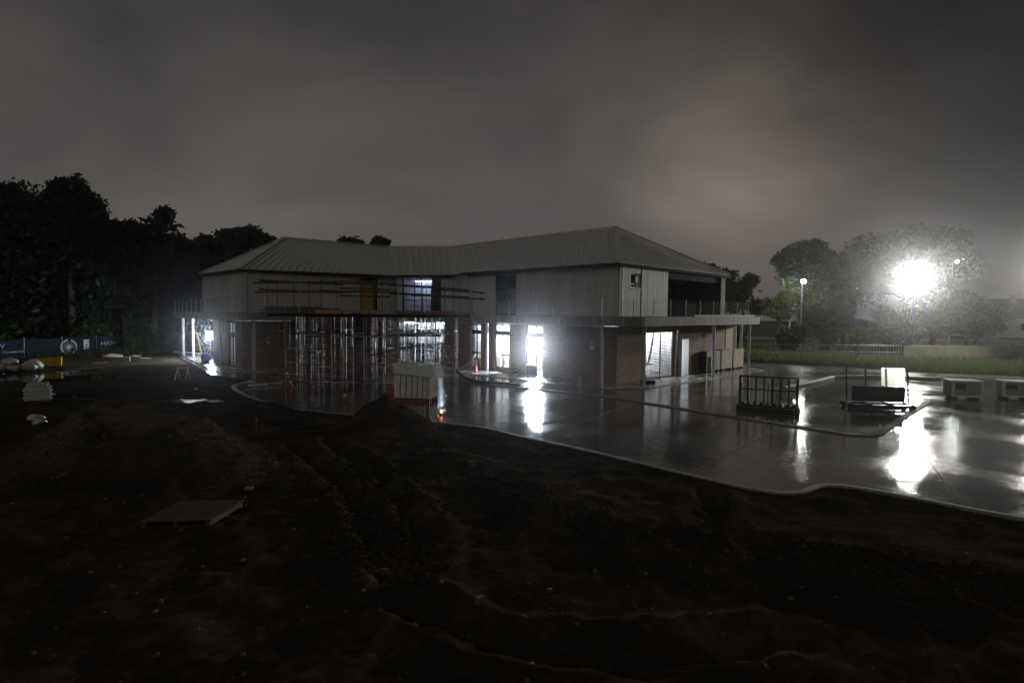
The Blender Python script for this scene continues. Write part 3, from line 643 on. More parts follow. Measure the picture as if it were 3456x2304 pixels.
glazing(UR_F, 7.05, 8.78, 3.5, 6.02, (7.9,), ((5.0, .06),), 'glass_dark')
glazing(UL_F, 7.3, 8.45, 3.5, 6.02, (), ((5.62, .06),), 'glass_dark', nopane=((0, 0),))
mb = MB(); UL_F.rect(mb, 7.36, 8.25, 3.56, 5.55, -.16, -.13); mb.build('plywood_infill', M['plyyellow'], bld)
glazing(UC, 0.42, 3.12, 3.5, 6.02, (1.72, 2.5), ((5.35, .06), (4.4, .05)))
glazing(WC, 0.1, 3.4, .08, 2.92, (0.75, 1.4, 2.05, 2.7), ((0.95, .06), (2.35, .12)))
glazing(WL_F, 6.9, 8.9, .08, 2.6, (7.55, 8.2), ((2.1, .08),))
glazing(WL_S, 1.2, 2.6, .08, 2.88, (1.9,), ((2.05, .28),))
# small side window with a board leaning in it and a shutter panel
f = glazing(UR_S, 1.10, 1.62, 4.94, 5.66, (), ((5.12, .05),), 'glass_dark', fw=.05)
mb = MB(); UR_S.rect(mb, 1.68, 2.12, 4.94, 5.66, -.10, -.05); mb.build('shutter_panel', M['plygrey'], bld)
mb = MB(); UR_S.rect(mb, 1.58, 1.78, 5.24, 5.50, -.04, -.02); mb.build('notice_sheet', M['print'], bld)
mb = MB(); UR_S.rect(mb, 1.02, 2.16, 4.88, 4.93, -.05, .04); mb.build('window_sill', M['cladding'], bld)
# wide upper opening with posts; shade put into near-black lining and header panel
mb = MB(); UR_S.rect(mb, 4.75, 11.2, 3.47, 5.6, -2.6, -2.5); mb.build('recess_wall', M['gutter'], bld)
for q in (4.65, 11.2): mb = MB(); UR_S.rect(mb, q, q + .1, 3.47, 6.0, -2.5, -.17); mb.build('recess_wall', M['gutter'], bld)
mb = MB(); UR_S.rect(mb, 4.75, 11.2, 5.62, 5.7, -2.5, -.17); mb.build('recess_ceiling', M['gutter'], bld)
mb = MB(); UR_S.rect(mb, 4.75, 11.2, 5.55, 6.02, -.16, -.1); mb.build('shade_panel', M['gutter'], bld)
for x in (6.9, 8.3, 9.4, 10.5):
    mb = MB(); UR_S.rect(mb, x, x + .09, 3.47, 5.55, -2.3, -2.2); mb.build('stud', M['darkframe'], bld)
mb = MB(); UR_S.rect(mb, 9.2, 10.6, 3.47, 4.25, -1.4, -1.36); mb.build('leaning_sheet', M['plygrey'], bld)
# ground floor side: grille shutter, slit, door
mb = MB()
for r in range(31): z = .16 + r * .0825; WR_S.rect(mb, 2.66, 5.62, z, z + .026, -.108, -.102)
for k in range(24): x = 2.66 + k * .127; WR_S.rect(mb, x, x + .034, .16, 2.66, -.110, -.100)
sh = MB()
for q in ((2.62, 2.68, .08, 2.68), (5.60, 5.66, .08, 2.68), (2.62, 5.66, 2.60, 2.68), (2.62, 5.66, .08, .15)): WR_S.rect(sh, *q, -.15, -.06)
so = sh.build('roller_shutter', M['darkframe'], bld); mb.build('grille', M['darkframe'], so)
mb = MB(); WR_S.rect(mb, 5.82, 5.87, .08, 2.68, -.2, -.02); WR_S.rect(mb, 6.07, 6.12, .08, 2.68, -.2, -.02); mb.build('jamb', M['darkframe'], bld)
mb = MB()
WR_S.rect(mb, 6.38, 6.43, .08, 2.21, -.2, .03); WR_S.rect(mb, 7.2, 7.25, .08, 2.21, -.2, .03); WR_S.rect(mb, 6.43, 7.2, 2.15, 2.21, -.2, .03)
dj = mb.build('door_frame', M['whitepaint'], bld)
mb = MB(); c = WR_S.p(7.2, -0.62, 1.13); mb.box(c, (0.8, .04, 2.05), WR_S.n); dl = mb.build('door', M['whitepaint'], bld)
mb = MB(); c = WR_S.p(7.15, -0.94, 1.05); mb.box(c, (0.12, .05, .03), WR_S.n); mb.build('door_handle', M['galv'], dl)
# beige end bay of the side wall
mb = MB(); WR_S.rect(mb, 12.0, 13.55, .1, 2.93, .008, .03); mb.build('render_panel', M['beige'], bld)
# roof ----------------------------------------------------------------
def xy(o, d, a, e, b): q = o + d * a + e * b; return (q.x, q.y)
ov = 0.18; ZE = 6.10
r_c = xy(A, U, -ov, V, -ov); r_fl = xy(A, U, 11.75, V, -ov); r_sr = xy(A, U, -ov, V, 12.05)
RP = (6.56, 37.5, 9.1); RE = (-5.0, 49.4, 9.1); LP_ = (-17.4, 44.4, 9.1); LE_ = (-10.6, 49.9, 9.1)
l_c = xy(B, P, -ov * .7, Q, -ov * .2); l_fr = xy(B, P, 9.85, Q, -ov); l_fr = (l_fr[0] + .1, l_fr[1] - .1); l_sl = xy(B, Q, 7.75, P, -ov)
mid_l = (-8.0, 39.55); mid_r = (-3.9, 38.95)
rv = [(*r_c, ZE), (*r_fl, ZE), RE, RP, (*r_sr, ZE), (3.5, 46.5, ZE), (-4.5, 56, ZE), (*l_c, ZE), (*l_fr, ZE), LE_, LP_, (*l_sl, ZE), (-19.5, 52, ZE), (-11, 58, ZE), (*mid_l, ZE), (*mid_r, ZE), (-3.1, 38.3, 6.75)]
planes = [(0, 1, 2, 3), (0, 3, 4), (4, 3, 2, 6, 5), (7, 10, 9, 8), (11, 10, 7), (12, 13, 9, 10, 11), (14, 8, 9, 2, 15), (15, 2, 1), (13, 6, 2, 9)]
mb = MB()
for pl in planes: mb.add([rv[i] for i in pl], [tuple(range(len(pl)))])
roof = mb.build('roof', M['roof'], bld)
sol = roof.modifiers.new('sheet', 'SOLIDIFY'); sol.thickness = 0.05; sol.offset = -1
import bmesh
bm = bmesh.new(); bm.from_mesh(roof.data); bmesh.ops.remove_doubles(bm, verts=bm.verts, dist=.001); bmesh.ops.triangulate(bm, faces=bm.faces); bmesh.ops.recalc_face_normals(bm, faces=bm.faces); bm.to_mesh(roof.data); bm.free()
if roof.data.polygons[0].normal.z < 0: roof.data.flip_normals()
# ribs of the roof sheets, real folds lying on the planes
def ribs(p_eave0, p_eave1, p_r0, p_r1, n, name='roof_rib'):
    mb = MB(); e0, e1, r0, r1 = map(Vector, (p_eave0, p_eave1, p_r0, p_r1))
    for k in range(1, n):
        t = k / n; a, b = e0.lerp(e1, t), r0.lerp(r1, t)
        if (a - b).length < .3: continue
        mb.bar(a + Vector((0, 0, .045)), b + Vector((0, 0, .045)), .05, .03)
    o = mb.build(name, M['roof'], roof); o['kind'] = 'stuff'
ed = Vector(r_fl) - Vector(r_c)
ribs(rv[0], rv[1], rv[3], rv[2], 26); ribs(rv[0], rv[4], rv[3], rv[3], 26); ribs(rv[7], rv[8], rv[10], rv[9], 22); ribs(rv[14], rv[15], rv[9], rv[2], 9)
for a, b in ((rv[0], rv[3]), (rv[3], rv[4]), (rv[3], rv[2]), (rv[2], rv[9]), (rv[9], rv[10]), (rv[10], rv[7]), (rv[10], rv[11])):
    MB().bar((a[0], a[1], a[2] + .06), (b[0], b[1], b[2] + .06), .3, .05).build('ridge_cap', M['ridge'], roof)
for a, b in ((rv[0], rv[1]), (rv[4], rv[0]), (rv[7], rv[8]), (rv[11], rv[7]), (rv[14], rv[15])):
    MB().bar((a[0], a[1], ZE - .10), (b[0], b[1], ZE - .10), .16, .16).build('gutter', M['gutter'], bld)
for a, b in ((A + U * 11.7, A), (A, A + V * 11.9), (B, B + P * 9.8), (B + Q * 7.7, B)):
    MB().bar((a.x, a.y, ZE - .06), (b.x, b.y, ZE - .06), .3, .03).build('soffit', M['gutter'], bld)
for w, a_ in ((UR_F, 11.2), (UR_S, .25), (UL_F, .25), (UL_F, 9.3), (UR_S, 11.5)):
    c = w.p(a_, .07, 0); MB().tube([(c.x, c.y, 3.5), (c.x, c.y, 5.95)], .045, 8).build('downpipe', M['column'], bld)
for a_, b_, t_ in ((rv[0], rv[3], .35), (rv[1], rv[2], .3)):
    q = Vector(a_).lerp(Vector(b_), t_); 
for (u_, v_) in ((4.0, 2.2), (8.4, 3.4)):
    q = uv0 = A + U * u_ + V * v_; zz = ZE + (9.1 - ZE) * (v_ + .18) / 7.33; MB().tube([(q.x, q.y, zz - .1), (q.x, q.y, zz + .32)], .09, 10).build('roof_vent', M['ridge'], roof)
# balcony slab ---------------------------------------------------------
def arc(c, r, t0, t1, n=7): return [(c[0] + r * math.cos(t0 + (t1 - t0) * k / n), c[1] + r * math.sin(t0 + (t1 - t0) * k / n)) for k in range(n + 1)]
cr_ = A + (U * -1 + V * -1) * 0.25; ccx, ccy = cr_.x, cr_.y
rf_a = A + U * 10.9 + V * -1.75; rs_e = A + U * -1.75 + V * 13.0; rs_b = A + U * -0.35 + V * 14.6
edge_R = [(rf_a.x, rf_a.y)] + arc((ccx, ccy), 1.5, math.radians(225), math.radians(315), 9) + [(rs_e.x, rs_e.y)]
edge_L = [(-26.5, 45.4), (-17.5, 34.35)] + arc((-16.2, 35.1), 1.45, math.radians(212), math.radians(300), 6) + [(-9.8, 37.6), (-6.6, 37.5)]
SLAB = edge_L + edge_R + [(rs_b.x, rs_b.y), (7.5, 49), (-4, 55), (-12, 56), (-25.5, 47)]
so_ = flat('balcony_slab', SLAB, 3.45, M['slab'], 0.44); so_.parent = bld; so_.location = -bld.location
# columns
for (x, y, r) in ((4.28, 27.63, .085), (6.39, 27.99, .085), (11.52, 33.17, .1), (15.2, 38.5, .085), (14.75, 36.1, .085), (-15.33, 34.4, .11), (-25.77, 45.5, .1), (-23.96, 43.6, .08), (-1.5, 35.0, .1), (-18.9, 37.6, .085)):
    MB().tube([(x, y, .07), (x, y, 3.02)], r, 14).build('column', M['column'], bld, smooth=False)
# balustrade posts and glass along the slab edge
def along(poly, step, start=.3):
    out = []; carry = start
    for (x0, y0), (x1, y1) in zip(poly, poly[1:]):
        L = math.hypot(x1 - x0, y1 - y0); s = carry
        while s < L: out.append((x0 + (x1 - x0) * s / L, y0 + (y1 - y0) * s / L)); s += step
        carry = s - L
    return out
post_me = raw_mesh(MB().tube([(0, 0, 0), (0, 0, .9)], .024, 8), 'baluster')
def inset(poly, c, k=.12):
    out = []
    for x, y in poly:
        d = Vector((c[0] - x, c[1] - y)).normalized(); out.append((x + d.x * k, y + d.y * k))
    return out
for poly, c in ((inset(edge_R, (3, 42)), 0), (inset(edge_L[:9], (-16, 46)), 0)):
    ps = along(poly, 1.55)
    for x, y in ps: place('baluster', post_me, M['galv'], bld, (x, y, 3.45))
    for (x0, y0), (x1, y1) in zip(ps, ps[1:]):
        MB().bar((x0 + (x1 - x0) * .04, y0 + (y1 - y0) * .04, 3.9), (x0 + (x1 - x0) * .96, y0 + (y1 - y0) * .96, 3.9), .012, .78).build('glass_panel', M['glass'], bld)
# upstand boards lying along the slab edge
MB().bar((9.6, 30.7, 3.52), (14.9, 36.0, 3.52), .08, .1).build('edge_plank', M['plygrey'], bld)
# interior partitions ---------------------------------------------------
def part_wall(o, d, L, off_, z0=.08, z1=2.94, m='white', th=.1, name='partition'):
    n = Vector((-d.y, d.x)); a = o + n * off_
    MB().bar((a.x, a.y, (z0 + z1) / 2), (a.x + d.x * L, a.y + d.y * L, (z0 + z1) / 2), th, z1 - z0).build(name, M[m], bld)
def uv(u, v): q = A + U * u + V * v; return Vector((q.x, q.y))
part_wall(uv(.3, 4.6), U, 12.0, 0); part_wall(uv(3.9, .3), V, 4.2, 0); part_wall(uv(9.3, .3), V, 4.2, 0); part_wall(uv(11.75, .3), V, 4.2, 0)
part_wall(uv(2.6, 2.0), V, 6.0, 0); part_wall(uv(.2, 8.0), U, 3.8, 0); part_wall(uv(.2, 6.25), U, 2.4, 0, m='white')
part_wall(Vector((-8.6, 43.5)), Vector((1, -.15)), 6.5, 0); part_wall(Vector((-8.9, 39.9)), Vector((0, 1)), 3.6, 0); part_wall(Vector((-2.4, 37.4)), Vector((0, 1)), 5.2, 0)
part_wall(Vector((-20.3, 43.6)), Vector((.8, .55)), 4.5, 0); part_wall(Vector((-20.15, 39.2)), Vector((.8, .6)), 5, 0); part_wall(Vector((-9.6, 40.0)), Vector((-.5, .86)), 4, 0)
# upper floor: ceiling, back walls
part_wall(Vector((-9.5, 44.3)), Vector((1, -.15)), 7.5, 0, 3.46, 6.0, 'white'); part_wall(Vector((-8.6, 40.2)), Vector((0, 1)), 4, 0, 3.46, 6.0, 'white'); part_wall(Vector((-3.6, 39.8)), Vector((.1, 1)), 4, 0, 3.46, 6.0, 'white')
flat_c = flat('ceiling', [(-8.6, 39.95), (-3.6, 39.4), (-2.2, 43.3), (-9.4, 44.4)], 6.0, M['ceil'], .03); flat_c.parent = bld; flat_c.location = -bld.location
part_wall(uv(5.0, 3.0), U, 6, 0, 3.46, 6.0, 'gutter'); part_wall(uv(5.0, .3), V, 2.7, 0, 3.46, 6.0, 'gutter'); part_wall(uv(11.0, .3), V, 2.7, 0, 3.46, 6.0, 'gutter'); part_wall(Vector((-5.7, 41.2)), Vector((1, -.15)), 2.2, 0, 3.46, 6.0, 'gutter'); part_wall(Vector((-11.5, 40.5)), P, 4, 0, 3.46, 6, 'plygrey')  # near-black partitions: unlit look of the rooms put into their colour
for k in range(5):
    q = Vector((-7.1 + k * .62, 42.2 - .05 * k)); MB().box((q.x, q.y, 4.4), (.05, .09, 1.86)).build('stud', M['darkframe'], bld)
for z in (4.0, 4.75): MB().bar((-7.3, 42.2, z), (-4.3, 42.0, z), .05, .06).build('nogging', M['darkframe'], bld)
# tube lights inside
def batten(x, y, z, ang, L=1.2, m='tube'):
    d = Vector((math.cos(ang), math.sin(ang), 0)); c = Vector((x, y, z))
    h = MB().bar(c - d * L / 2, c + d * L / 2, .12, .05).build('light_batten', M['whitepaint'], bld)
    MB().tube([c - d * L * .48 - Vector((0, 0, .045)), c + d * L * .48 - Vector((0, 0, .045))], .018, 8).build('lamp_tube', M[m], h)
for u, v in ((10.8, 1.6), (10.4, 3.2), (8.2, 1.5), (8.0, 3.2), (5.5, 3.3)): q = uv(u, v); batten(q.x, q.y, 2.88, math.radians(45))
for x, y in ((-7.2, 41.2), (-4.6, 40.8), (-6.0, 42.4), (-3.6, 41.6)): batten(x, y, 2.88, -.15, 1.2, 'tubemid')
for u, v in ((1.4, 3.0), (1.4, 4.6), (1.0, 5.3), (.9, 3.8)): q = uv(u, v); batten(q.x, q.y, 2.88, math.radians(135), 1.2, 'tubestore')
batten(-17.4, 38.6, 2.88, .8, .6); batten(-13.2, 39.6, 2.88, .6, .6)
batten(-6.6, 43.2, 5.9, -.15, 1.2, 'coolpanel'); batten(-5.0, 42.9, 5.9, -.15, 1.2, 'coolpanel')

# ================================================================== work lights, interior things
def work_light(label, x, y, z, faces, power, size=(.5, .36), col=(0.80, 0.88, 1.0)):
    t = thing('work_light', label, 'work light', (x, y, .08)); c = Vector((x, y, z))
    for a in (0, 2.1, 4.2): MB().tube([(x, y, z * .55), (x + .5 * math.cos(a), y + .5 * math.sin(a), .085)], .018, 6).build('leg', M['yellow'], t)
    MB().tube([(x, y, z * .5), (x, y, z - .2)], .022, 8).build('mast', M['galv'], t)
    for fc in faces:
        f = Vector((fc[0], fc[1], 0)).normalized(); h = c + f * (.0 if len(faces) == 1 else .2)
        MB().box(h, (.10, size[0], size[1]), f).build('lamp_housing', M['black'], t)
        q = h + f * .056; MB().box(q, (.012, size[0] * .9, size[1] * .86), f).build('lamp_glass', M['workface'], t)
        lamp_light('work_beam', 'AREA', t, q + f * .012, power[faces.index(fc)], col, (size[0] * .9, size[1] * .86), f)
work_light('work light on a stand glaring out of the brightest doorway', 1.42, 35.5, 1.6, [(-.25, -1), (-.9, .5)], (1900, 800), (.62, .55))
work_light('work light on a stand deep in the room behind the brightest doorway', 4.05, 35.3, 1.75, [(-.7, -.7)], (60,), (.4, .3))
work_light('work light on a stand inside the lit store door of the side wall', 9.05, 35.43, 1.6, [(.44, -.9)], (110,))
work_light('twin headed work light under the far left end of the balcony', -22.1, 42.5, 1.75, [(.3, -1), (-1, -.25)], (420, 480), (.45, .7))
def box_stack(label, x, y, n, sz, ang, m='plygrey'):
    t = thing('box_stack', label, 'boxes', (x, y, .08)); d = (math.cos(ang), math.sin(ang)); z = .08
    for k in range(n): h = sz * random.uniform(.45, .7); MB().box((x + random.uniform(-.04, .04), y + random.uniform(-.04, .04), z + h / 2), (sz * random.uniform(.8, 1), sz * .7, h - .006), d).build('box', M[m if k % 2 else 'plyyellow'], t); z += h
q = uv(8.75, .95); box_stack('stack of cartons inside the middle lit glass door', q.x, q.y, 3, .55, .4)
q = uv(11.3, 1.0); box_stack('stack of cartons inside the left lit glass door', q.x, q.y, 2, .5, .9)
q = Vector((-5.0, 41.2)); box_stack('stack of cartons in the lit foyer behind the scaffold', q.x, q.y, 3, .8, .1)
for lab, x, y, L, h, a in (('dark plasterboard stack leaning in the lit foyer', -6.9, 42.2, 1.1, 1.25, -.15), ('dark sheet leaning at the right of the lit foyer', -4.2, 40.6, .6, 1.9, .4)):
    t = thing('board_stack', lab, 'boards', (x, y, .08))
    for k in range(3): MB().box((x + .02 * k, y - .07 * k, .08 + h / 2), (L, .03, h - .05 * k), (math.cos(a), math.sin(a))).build('sheet', M['navy' if k == 0 else 'gutter'], t)
for u_, v_, w_ in ((8.6, 4.52, .85), (11.0, 4.52, .85)):
    c = uv(u_, v_); MB().box((c.x, c.y, 1.12), (w_, .04, 2.05), U).build('inner_door', M['plygrey'], bld)
for u_ in (4.6, 5.8, 7.0, 8.2, 10.0, 11.0):
    a_, b_ = uv(u_, .3), uv(u_, 4.5); MB().bar((a_.x, a_.y, 2.92), (b_.x, b_.y, 2.92), .06, .05).build('ceiling_batten', M['galv'], bld)
# hose hanging behind the grille
def sag(p0, p1, drop, n=14): return [Vector(p0).lerp(Vector(p1), k / n) - Vector((0, 0, drop * 4 * (k / n) * (1 - k / n))) for k in range(n + 1)]
a, b = WR_S.p(2.85, -.5, 2.5), WR_S.p(4.2, -.5, 2.6)
tag(MB().tube(sag(a, b, 1.75), .05, 8).build('hanging_hose', M['black'], smooth=True), 'thick black hose hanging in a loop behind the lit grille', 'hose')
q = WR_S.p(3.6, -.75, .08); t = thing('trolley', 'low flat trolley standing behind the lit grille shutter', 'trolley', q)
MB().box(q + Vector((0, 0, .75)), (1.3, .5, .05), WR_S.d).build('top', M['black'], t)
for s in (-.55, .55):
    for r in (-.2, .2): c = q + Vector((WR_S.d.x * s + WR_S.n.x * r, WR_S.d.y * s + WR_S.n.y * r, 0)); MB().tube([c, c + Vector((0, 0, .73))], .02, 6).build('leg', M['galv'], t)
# ladder seen in the left-most lit window
q = uv(10.7, 1.3); t = thing('step_ladder', 'step ladder standing inside the left of the lit glass doors', 'ladder', (q.x, q.y, .08))
for s in (-.2, .2):
    b0 = Vector((q.x + s * .7, q.y - s * .7, .08)); MB().bar(b0, b0 + Vector((.05, .35, 1.75)), .05, .03).build('rail', M['darkframe'], t)
    b1 = b0 + Vector((.1, .9, 0)); MB().bar(b1, b0 + Vector((.05, .35, 1.75)), .04, .025).build('rail', M['darkframe'], t)
for k in range(1, 6): z = .3 * k; MB().bar((q.x - .14, q.y + .14 + .2 * z, .08 + z), (q.x + .14, q.y - .14 + .2 * z, .08 + z), .07, .025).build('step', M['galv'], t)

# ================================================================== scaffold and formwork deck
sc_ = thing('scaffold', 'tall tube scaffold carrying a timber formwork deck before the centre', 'scaffold', (-7.5, 30, .05))
DECK = [(-12.6, 29.0), (-8.6, 25.6), (-5.2, 25.9), (-2.0, 30.4), (-2.5, 33.0), (-7.0, 36.6), (-12.9, 33.6)]
tube_me = raw_mesh(MB().tube([(0, 0, 0), (0, 0, 1)], .024, 8), 'scaffold_tube')
def sc_tube(name, p0, p1, m='galv', r=1.0):
    p0, p1 = Vector(p0), Vector(p1); d = p1 - p0
    o = bpy.data.objects.new(name, tube_me if m == 'galv' else tube_rust); COL.objects.link(o); o.parent = sc_; o.location = p0 - sc_.location
    o.rotation_mode = 'QUATERNION'; o.rotation_quaternion = d.to_track_quat('Z', 'Y'); o.scale = (r, r, d.length); return o
tube_rust = tube_me.copy(); tube_me.materials.append(M['galv']); tube_rust.materials.append(M['rust'])
rows = [26.35, 27.5, 28.65, 29.8, 31.0, 32.2, 33.4, 34.6]
grid = {}
for j, yy in enumerate(rows):
    for i in range(11):
        x = -12.2 + i * 1.0 + (.18 if j % 2 else 0)
        if in_poly(np.array([x]), np.array([yy]), DECK)[0] and math.hypot(x + 7.61, yy - 30.3) > .85: grid[i, j] = (x + random.uniform(-.04, .04), yy + random.uniform(-.06, .06))
edge_posts = []
for (i, j), (x, y) in grid.items():
    front = (i, j - 1) not in grid
    sc_tube('standard', (x, y, .06), (x, y, 5.0 if front else 3.36), 'galv' if (i * 5 + j * 3) % 3 else 'rust')
    MB().box((x, y, .055), (.15, .15, .012)).build('base_plate', M['rust'], sc_)
for (i, j), (x, y) in grid.items():
    for (di, dj) in ((1, 0), (0, 1)):
        n = grid.get((i + di, j + dj))
        if not n: continue
        for k, z in enumerate((.35, 1.05, 1.75, 2.45) if dj == 0 else (1.45, 2.55)):
            if random.random() < (.92 if dj == 0 else .5): sc_tube('ledger', (x, y, z + .02 * (i % 2)), (n[0], n[1], z + .02 * (i % 2)), 'rust' if random.random() < .6 else 'galv', .8)
        if dj == 0 and (i * 7 + j * 3) % 6 == 0:
            z0 = (.2, 1.2)[(i + j) % 2]; sc_tube('brace', (x, y, z0), (n[0], n[1], z0 + 1.25), 'rust', .6); sc_tube('brace', (x, y, z0 + 1.25), (n[0], n[1], z0), 'rust', .6)
for k in range(26):   # props standing close under the deck
    y = 26.5 + 1.15 * (k % 7) + random.uniform(-.2, .2); x = -11.6 + (k * .77) % 9.2
    if in_poly(np.array([x]), np.array([y]), DECK)[0] and math.hypot(x + 7.61, y - 30.3) > .8:
        sc_tube('prop', (x, y, .04), (x, y, 1.7), 'galv' if k % 2 else 'rust', 1.1); sc_tube('prop', (x, y, 1.7), (x, y, 3.36), 'rust' if k % 2 else 'galv', .8); MB().box((x, y, .045), (.14, .14, .01)).build('base_plate', M['rust'], sc_)
# extra close lift towers in front of the glazed centre
for k, (x, y) in enumerate(((-6.3, 33.6), (-5.7, 33.8), (-5.0, 33.2), (-4.4, 33.7), (-3.9, 33.0), (-3.3, 32.7), (-6.9, 34.8), (-4.9, 34.9), (-5.9, 31.6), (-5.2, 31.3), (-4.3, 31.0), (-3.6, 30.5))):
    sc_tube('standard', (x, y, .06), (x, y, 3.36)); MB().box((x, y, .055), (.15, .15, .012)).build('base_plate', M['rust'], sc_)
    if k % 2 == 0 and k < 8 or k in (8, 10):
        x2, y2 = ((-5.7, 33.8), 0, (-4.4, 33.7), 0, (-3.3, 32.7), 0, (-4.9, 34.9), 0, (-5.2, 31.3), 0, (-3.6, 30.5))[k]
        for z in (.4, .75, 1.1, 1.5, 1.9, 2.3, 2.7): sc_tube('ledger', (x, y, z), (x2, y2, z), 'galv', .7)
        sc_tube('brace', (x, y, .4), (x2, y2, 1.5), 'galv', .6); sc_tube('brace', (x, y, 1.5), (x2, y2, .4), 'galv', .6)
# deck planks
yy = 25.75
while yy < 36.4:
    xs = np.linspace(-13.2, -1.6, 240); ins = in_poly(xs, np.full_like(xs, yy), DECK); xs = xs[ins]
    if len(xs) > 6:
        x0, x1 = xs[0] - random.uniform(0, .25), xs[-1] + random.uniform(0, .25)
        MB().bar((x0, yy, 3.50), (x1, yy, 3.50), .225, .045).build('plank', M['timber'], sc_)
    yy += .235
for p0, p1 in (((-12.4, 29.4), (-8.6, 26.0)), ((-8.6, 26.0), (-5.3, 26.2)), ((-5.3, 26.2), (-2.2, 30.4)), ((-12.2, 31.8), (-2.6, 31.6)), ((-11.6, 33.8), (-3.2, 33.4)), ((-10.5, 28.6), (-3.8, 28.4))):
    MB().bar((*p0, 3.40), (*p1, 3.40), .09, .15).build('bearer', M['timber'], sc_)
e = [(-8.7, 25.55), (-7.5, 25.62), (-6.3, 25.7), (-5.15, 25.75), (-4.1, 27.25), (-2.9, 28.95), (-1.95, 30.3)]
for k, m in enumerate(('plyyellow', 'plygrey', 'plygrey', 'plygrey', 'ply', 'plygrey')):
    a, b = Vector(e[k]), Vector(e[k + 1]); d = (b - a).normalized() * .04
    MB().bar((a.x + d.x, a.y + d.y, 3.57), (b.x - d.x, b.y - d.y, 3.57), .02, .17).build('edge_board', M[m], sc_)
# loose bearers and timber stacked on the deck, left
for k in range(9):
    x0 = -12.8 + random.uniform(-.3, .8); y0 = 29.4 + random.uniform(-.3, 1.2); L = random.uniform(2.5, 4.4); a = random.uniform(-.1, .12) - .25
    MB().bar((x0, y0, 3.57 + .07 * (k % 4)), (x0 + L * math.cos(a), y0 + L * math.sin(a), 3.57 + .07 * (k % 4)), .1, .065).build('loose_beam', M['timber'], sc_)
# guard rails: two heights, front run, back run and right hand run
for p0, p1, zz in (((-13.0, 29.3), (-6.6, 26.4), (4.52, 4.98)), ((-12.3, 28.3), (-9.2, 31.7), (4.62, 5.06)), ((-9.4, 31.6), (-6.8, 32.4), (4.45, 4.85)), ((-8.6, 25.9), (-5.2, 26.1), (4.50, 4.86)), ((-5.5, 26.0), (-2.3, 30.6), (4.42, 4.80)),
                   ((-3.9, 29.3), (-1.6, 33.2), (4.38, 4.74))):
    for z in zz: MB().bar((*p0, z), (*p1, z - .03), .035, .1).build('guard_rail', M['timber'], sc_)
for x, y in ((-12.2, 29.0), (-10.6, 28.2), (-9.0, 27.4), (-4.6, 27.4), (-3.4, 29.1), (-2.2, 31.6), (-9.5, 31.4), (-7.2, 32.2)): sc_tube('rail_post', (x, y, 3.4), (x, y, 5.08), 'rust', .9)
# mid-height working platform
for k in range(4): MB().bar((-10.3, 29.0 + .24 * k, 2.30), (-3.6, 28.8 + .24 * k, 2.42), .225, .04).build('plank', M['timber'], sc_)
MB().bar((-7.0, 28.7, 1.42), (-4.9, 30.9, 1.85), .2, .045).build('plank', M['pallet'], sc_)
MB().bar((-6.9, 28.4, 2.36), (-3.4, 29.0, 2.60), .1, .05).build('plank', M['timber'], sc_)

# round column wrapped in plastic with pink tape
rc = thing('wrapped_column', 'round concrete column in shiny wrap with pink tape bands inside the scaffold', 'column', (-7.61, 30.3, .04))
MB().tube([(-7.61, 30.3, .04), (-7.61, 30.3, 3.36)], .56, 40).build('shaft', M['pipe'], rc, smooth=True)
z = .25; k = 0
while z < 3.3:
    MB().tube([(-7.61, 30.3, z), (-7.61, 30.3, z + .035)], .572, 40).build('tape_band', M['pink'] if k % 3 else M['rust'], rc, smooth=False); z += .19 + .05 * (k % 2); k += 1

# ================================================================== things around the scaffold
# wrapped crate of panels
def crate(label, x, y, ang):
    t = thing('wrapped_crate', label, 'crate', (x, y, .03)); d = Vector((math.cos(ang), math.sin(ang))); n = Vector((-d.y, d.x))
    def p(a, b, z): return Vector((x + d.x * a + n.x * b, y + d.y * a + n.y * b, z))
    for b in (-.42, 0, .42): MB().bar(p(-.78, b, .09), p(.78, b, .09), .1, .11).build('runner', M['orange'], t)
    for a in np.linspace(-.7, .7, 6): MB().bar(p(a, -.5, .165), p(a, .5, .165), .13, .035).build('deck_board', M['orange'], t)
    mb = MB(); w = .76; h0, h1 = .19, 1.52
    N = 20; ring = []
    for z in np.linspace(h0, h1, 9):
        k = 1.0 - .05 * (z > 1.1) + random.uniform(-.01, .01)
        for i in range(N + 1): ring.append(p(-w * k + 2 * w * k * i / N, -.47 * k + .012 * math.sin(i * 2.2 + z * 5), z))
        for i in range(N + 1): ring.append(p(w * k - 2 * w * k * i / N, .47 * k + .012 * math.sin(i * 1.7 + z * 4), z))
    R = 2 * (N + 1)
    fs = [(j * R + i, j * R + (i + 1) % R, (j + 1) * R + (i + 1) % R, (j + 1) * R + i) for j in range(8) for i in range(R)]
    mb.add(ring, fs + [tuple(8 * R + i for i in range(R))]); mb.build('load', M['wrap'], t)
    mb = MB(); mb.add([p(-.79, -.52, 1.57), p(.86, -.52, 1.50), p(.86, .55, 1.50), p(-.79, .52, 1.57), p(-.77, -.54, 1.17), p(1.02, -.56, 1.02), p(1.06, .56, 1.02), p(-.79, .54, 1.2)],
                      [(0, 1, 2, 3), (0, 4, 5, 1), (1, 5, 6, 2), (3, 2, 6, 7), (0, 3, 7, 4)]); mb.build('top_sheet', M['wrap'], t)
    for a in (-.5, -.26, -.02, .2, .42, .62): MB().bar(p(a, -.497, .25), p(a + .01, -.497, 1.14), .006, .035, (d.x, d.y, 0)).build('strap', M['plygrey'], t)
crate('large pale plastic-wrapped crate on an orange base in front of the scaffold', -3.86, 23.35, -.16)
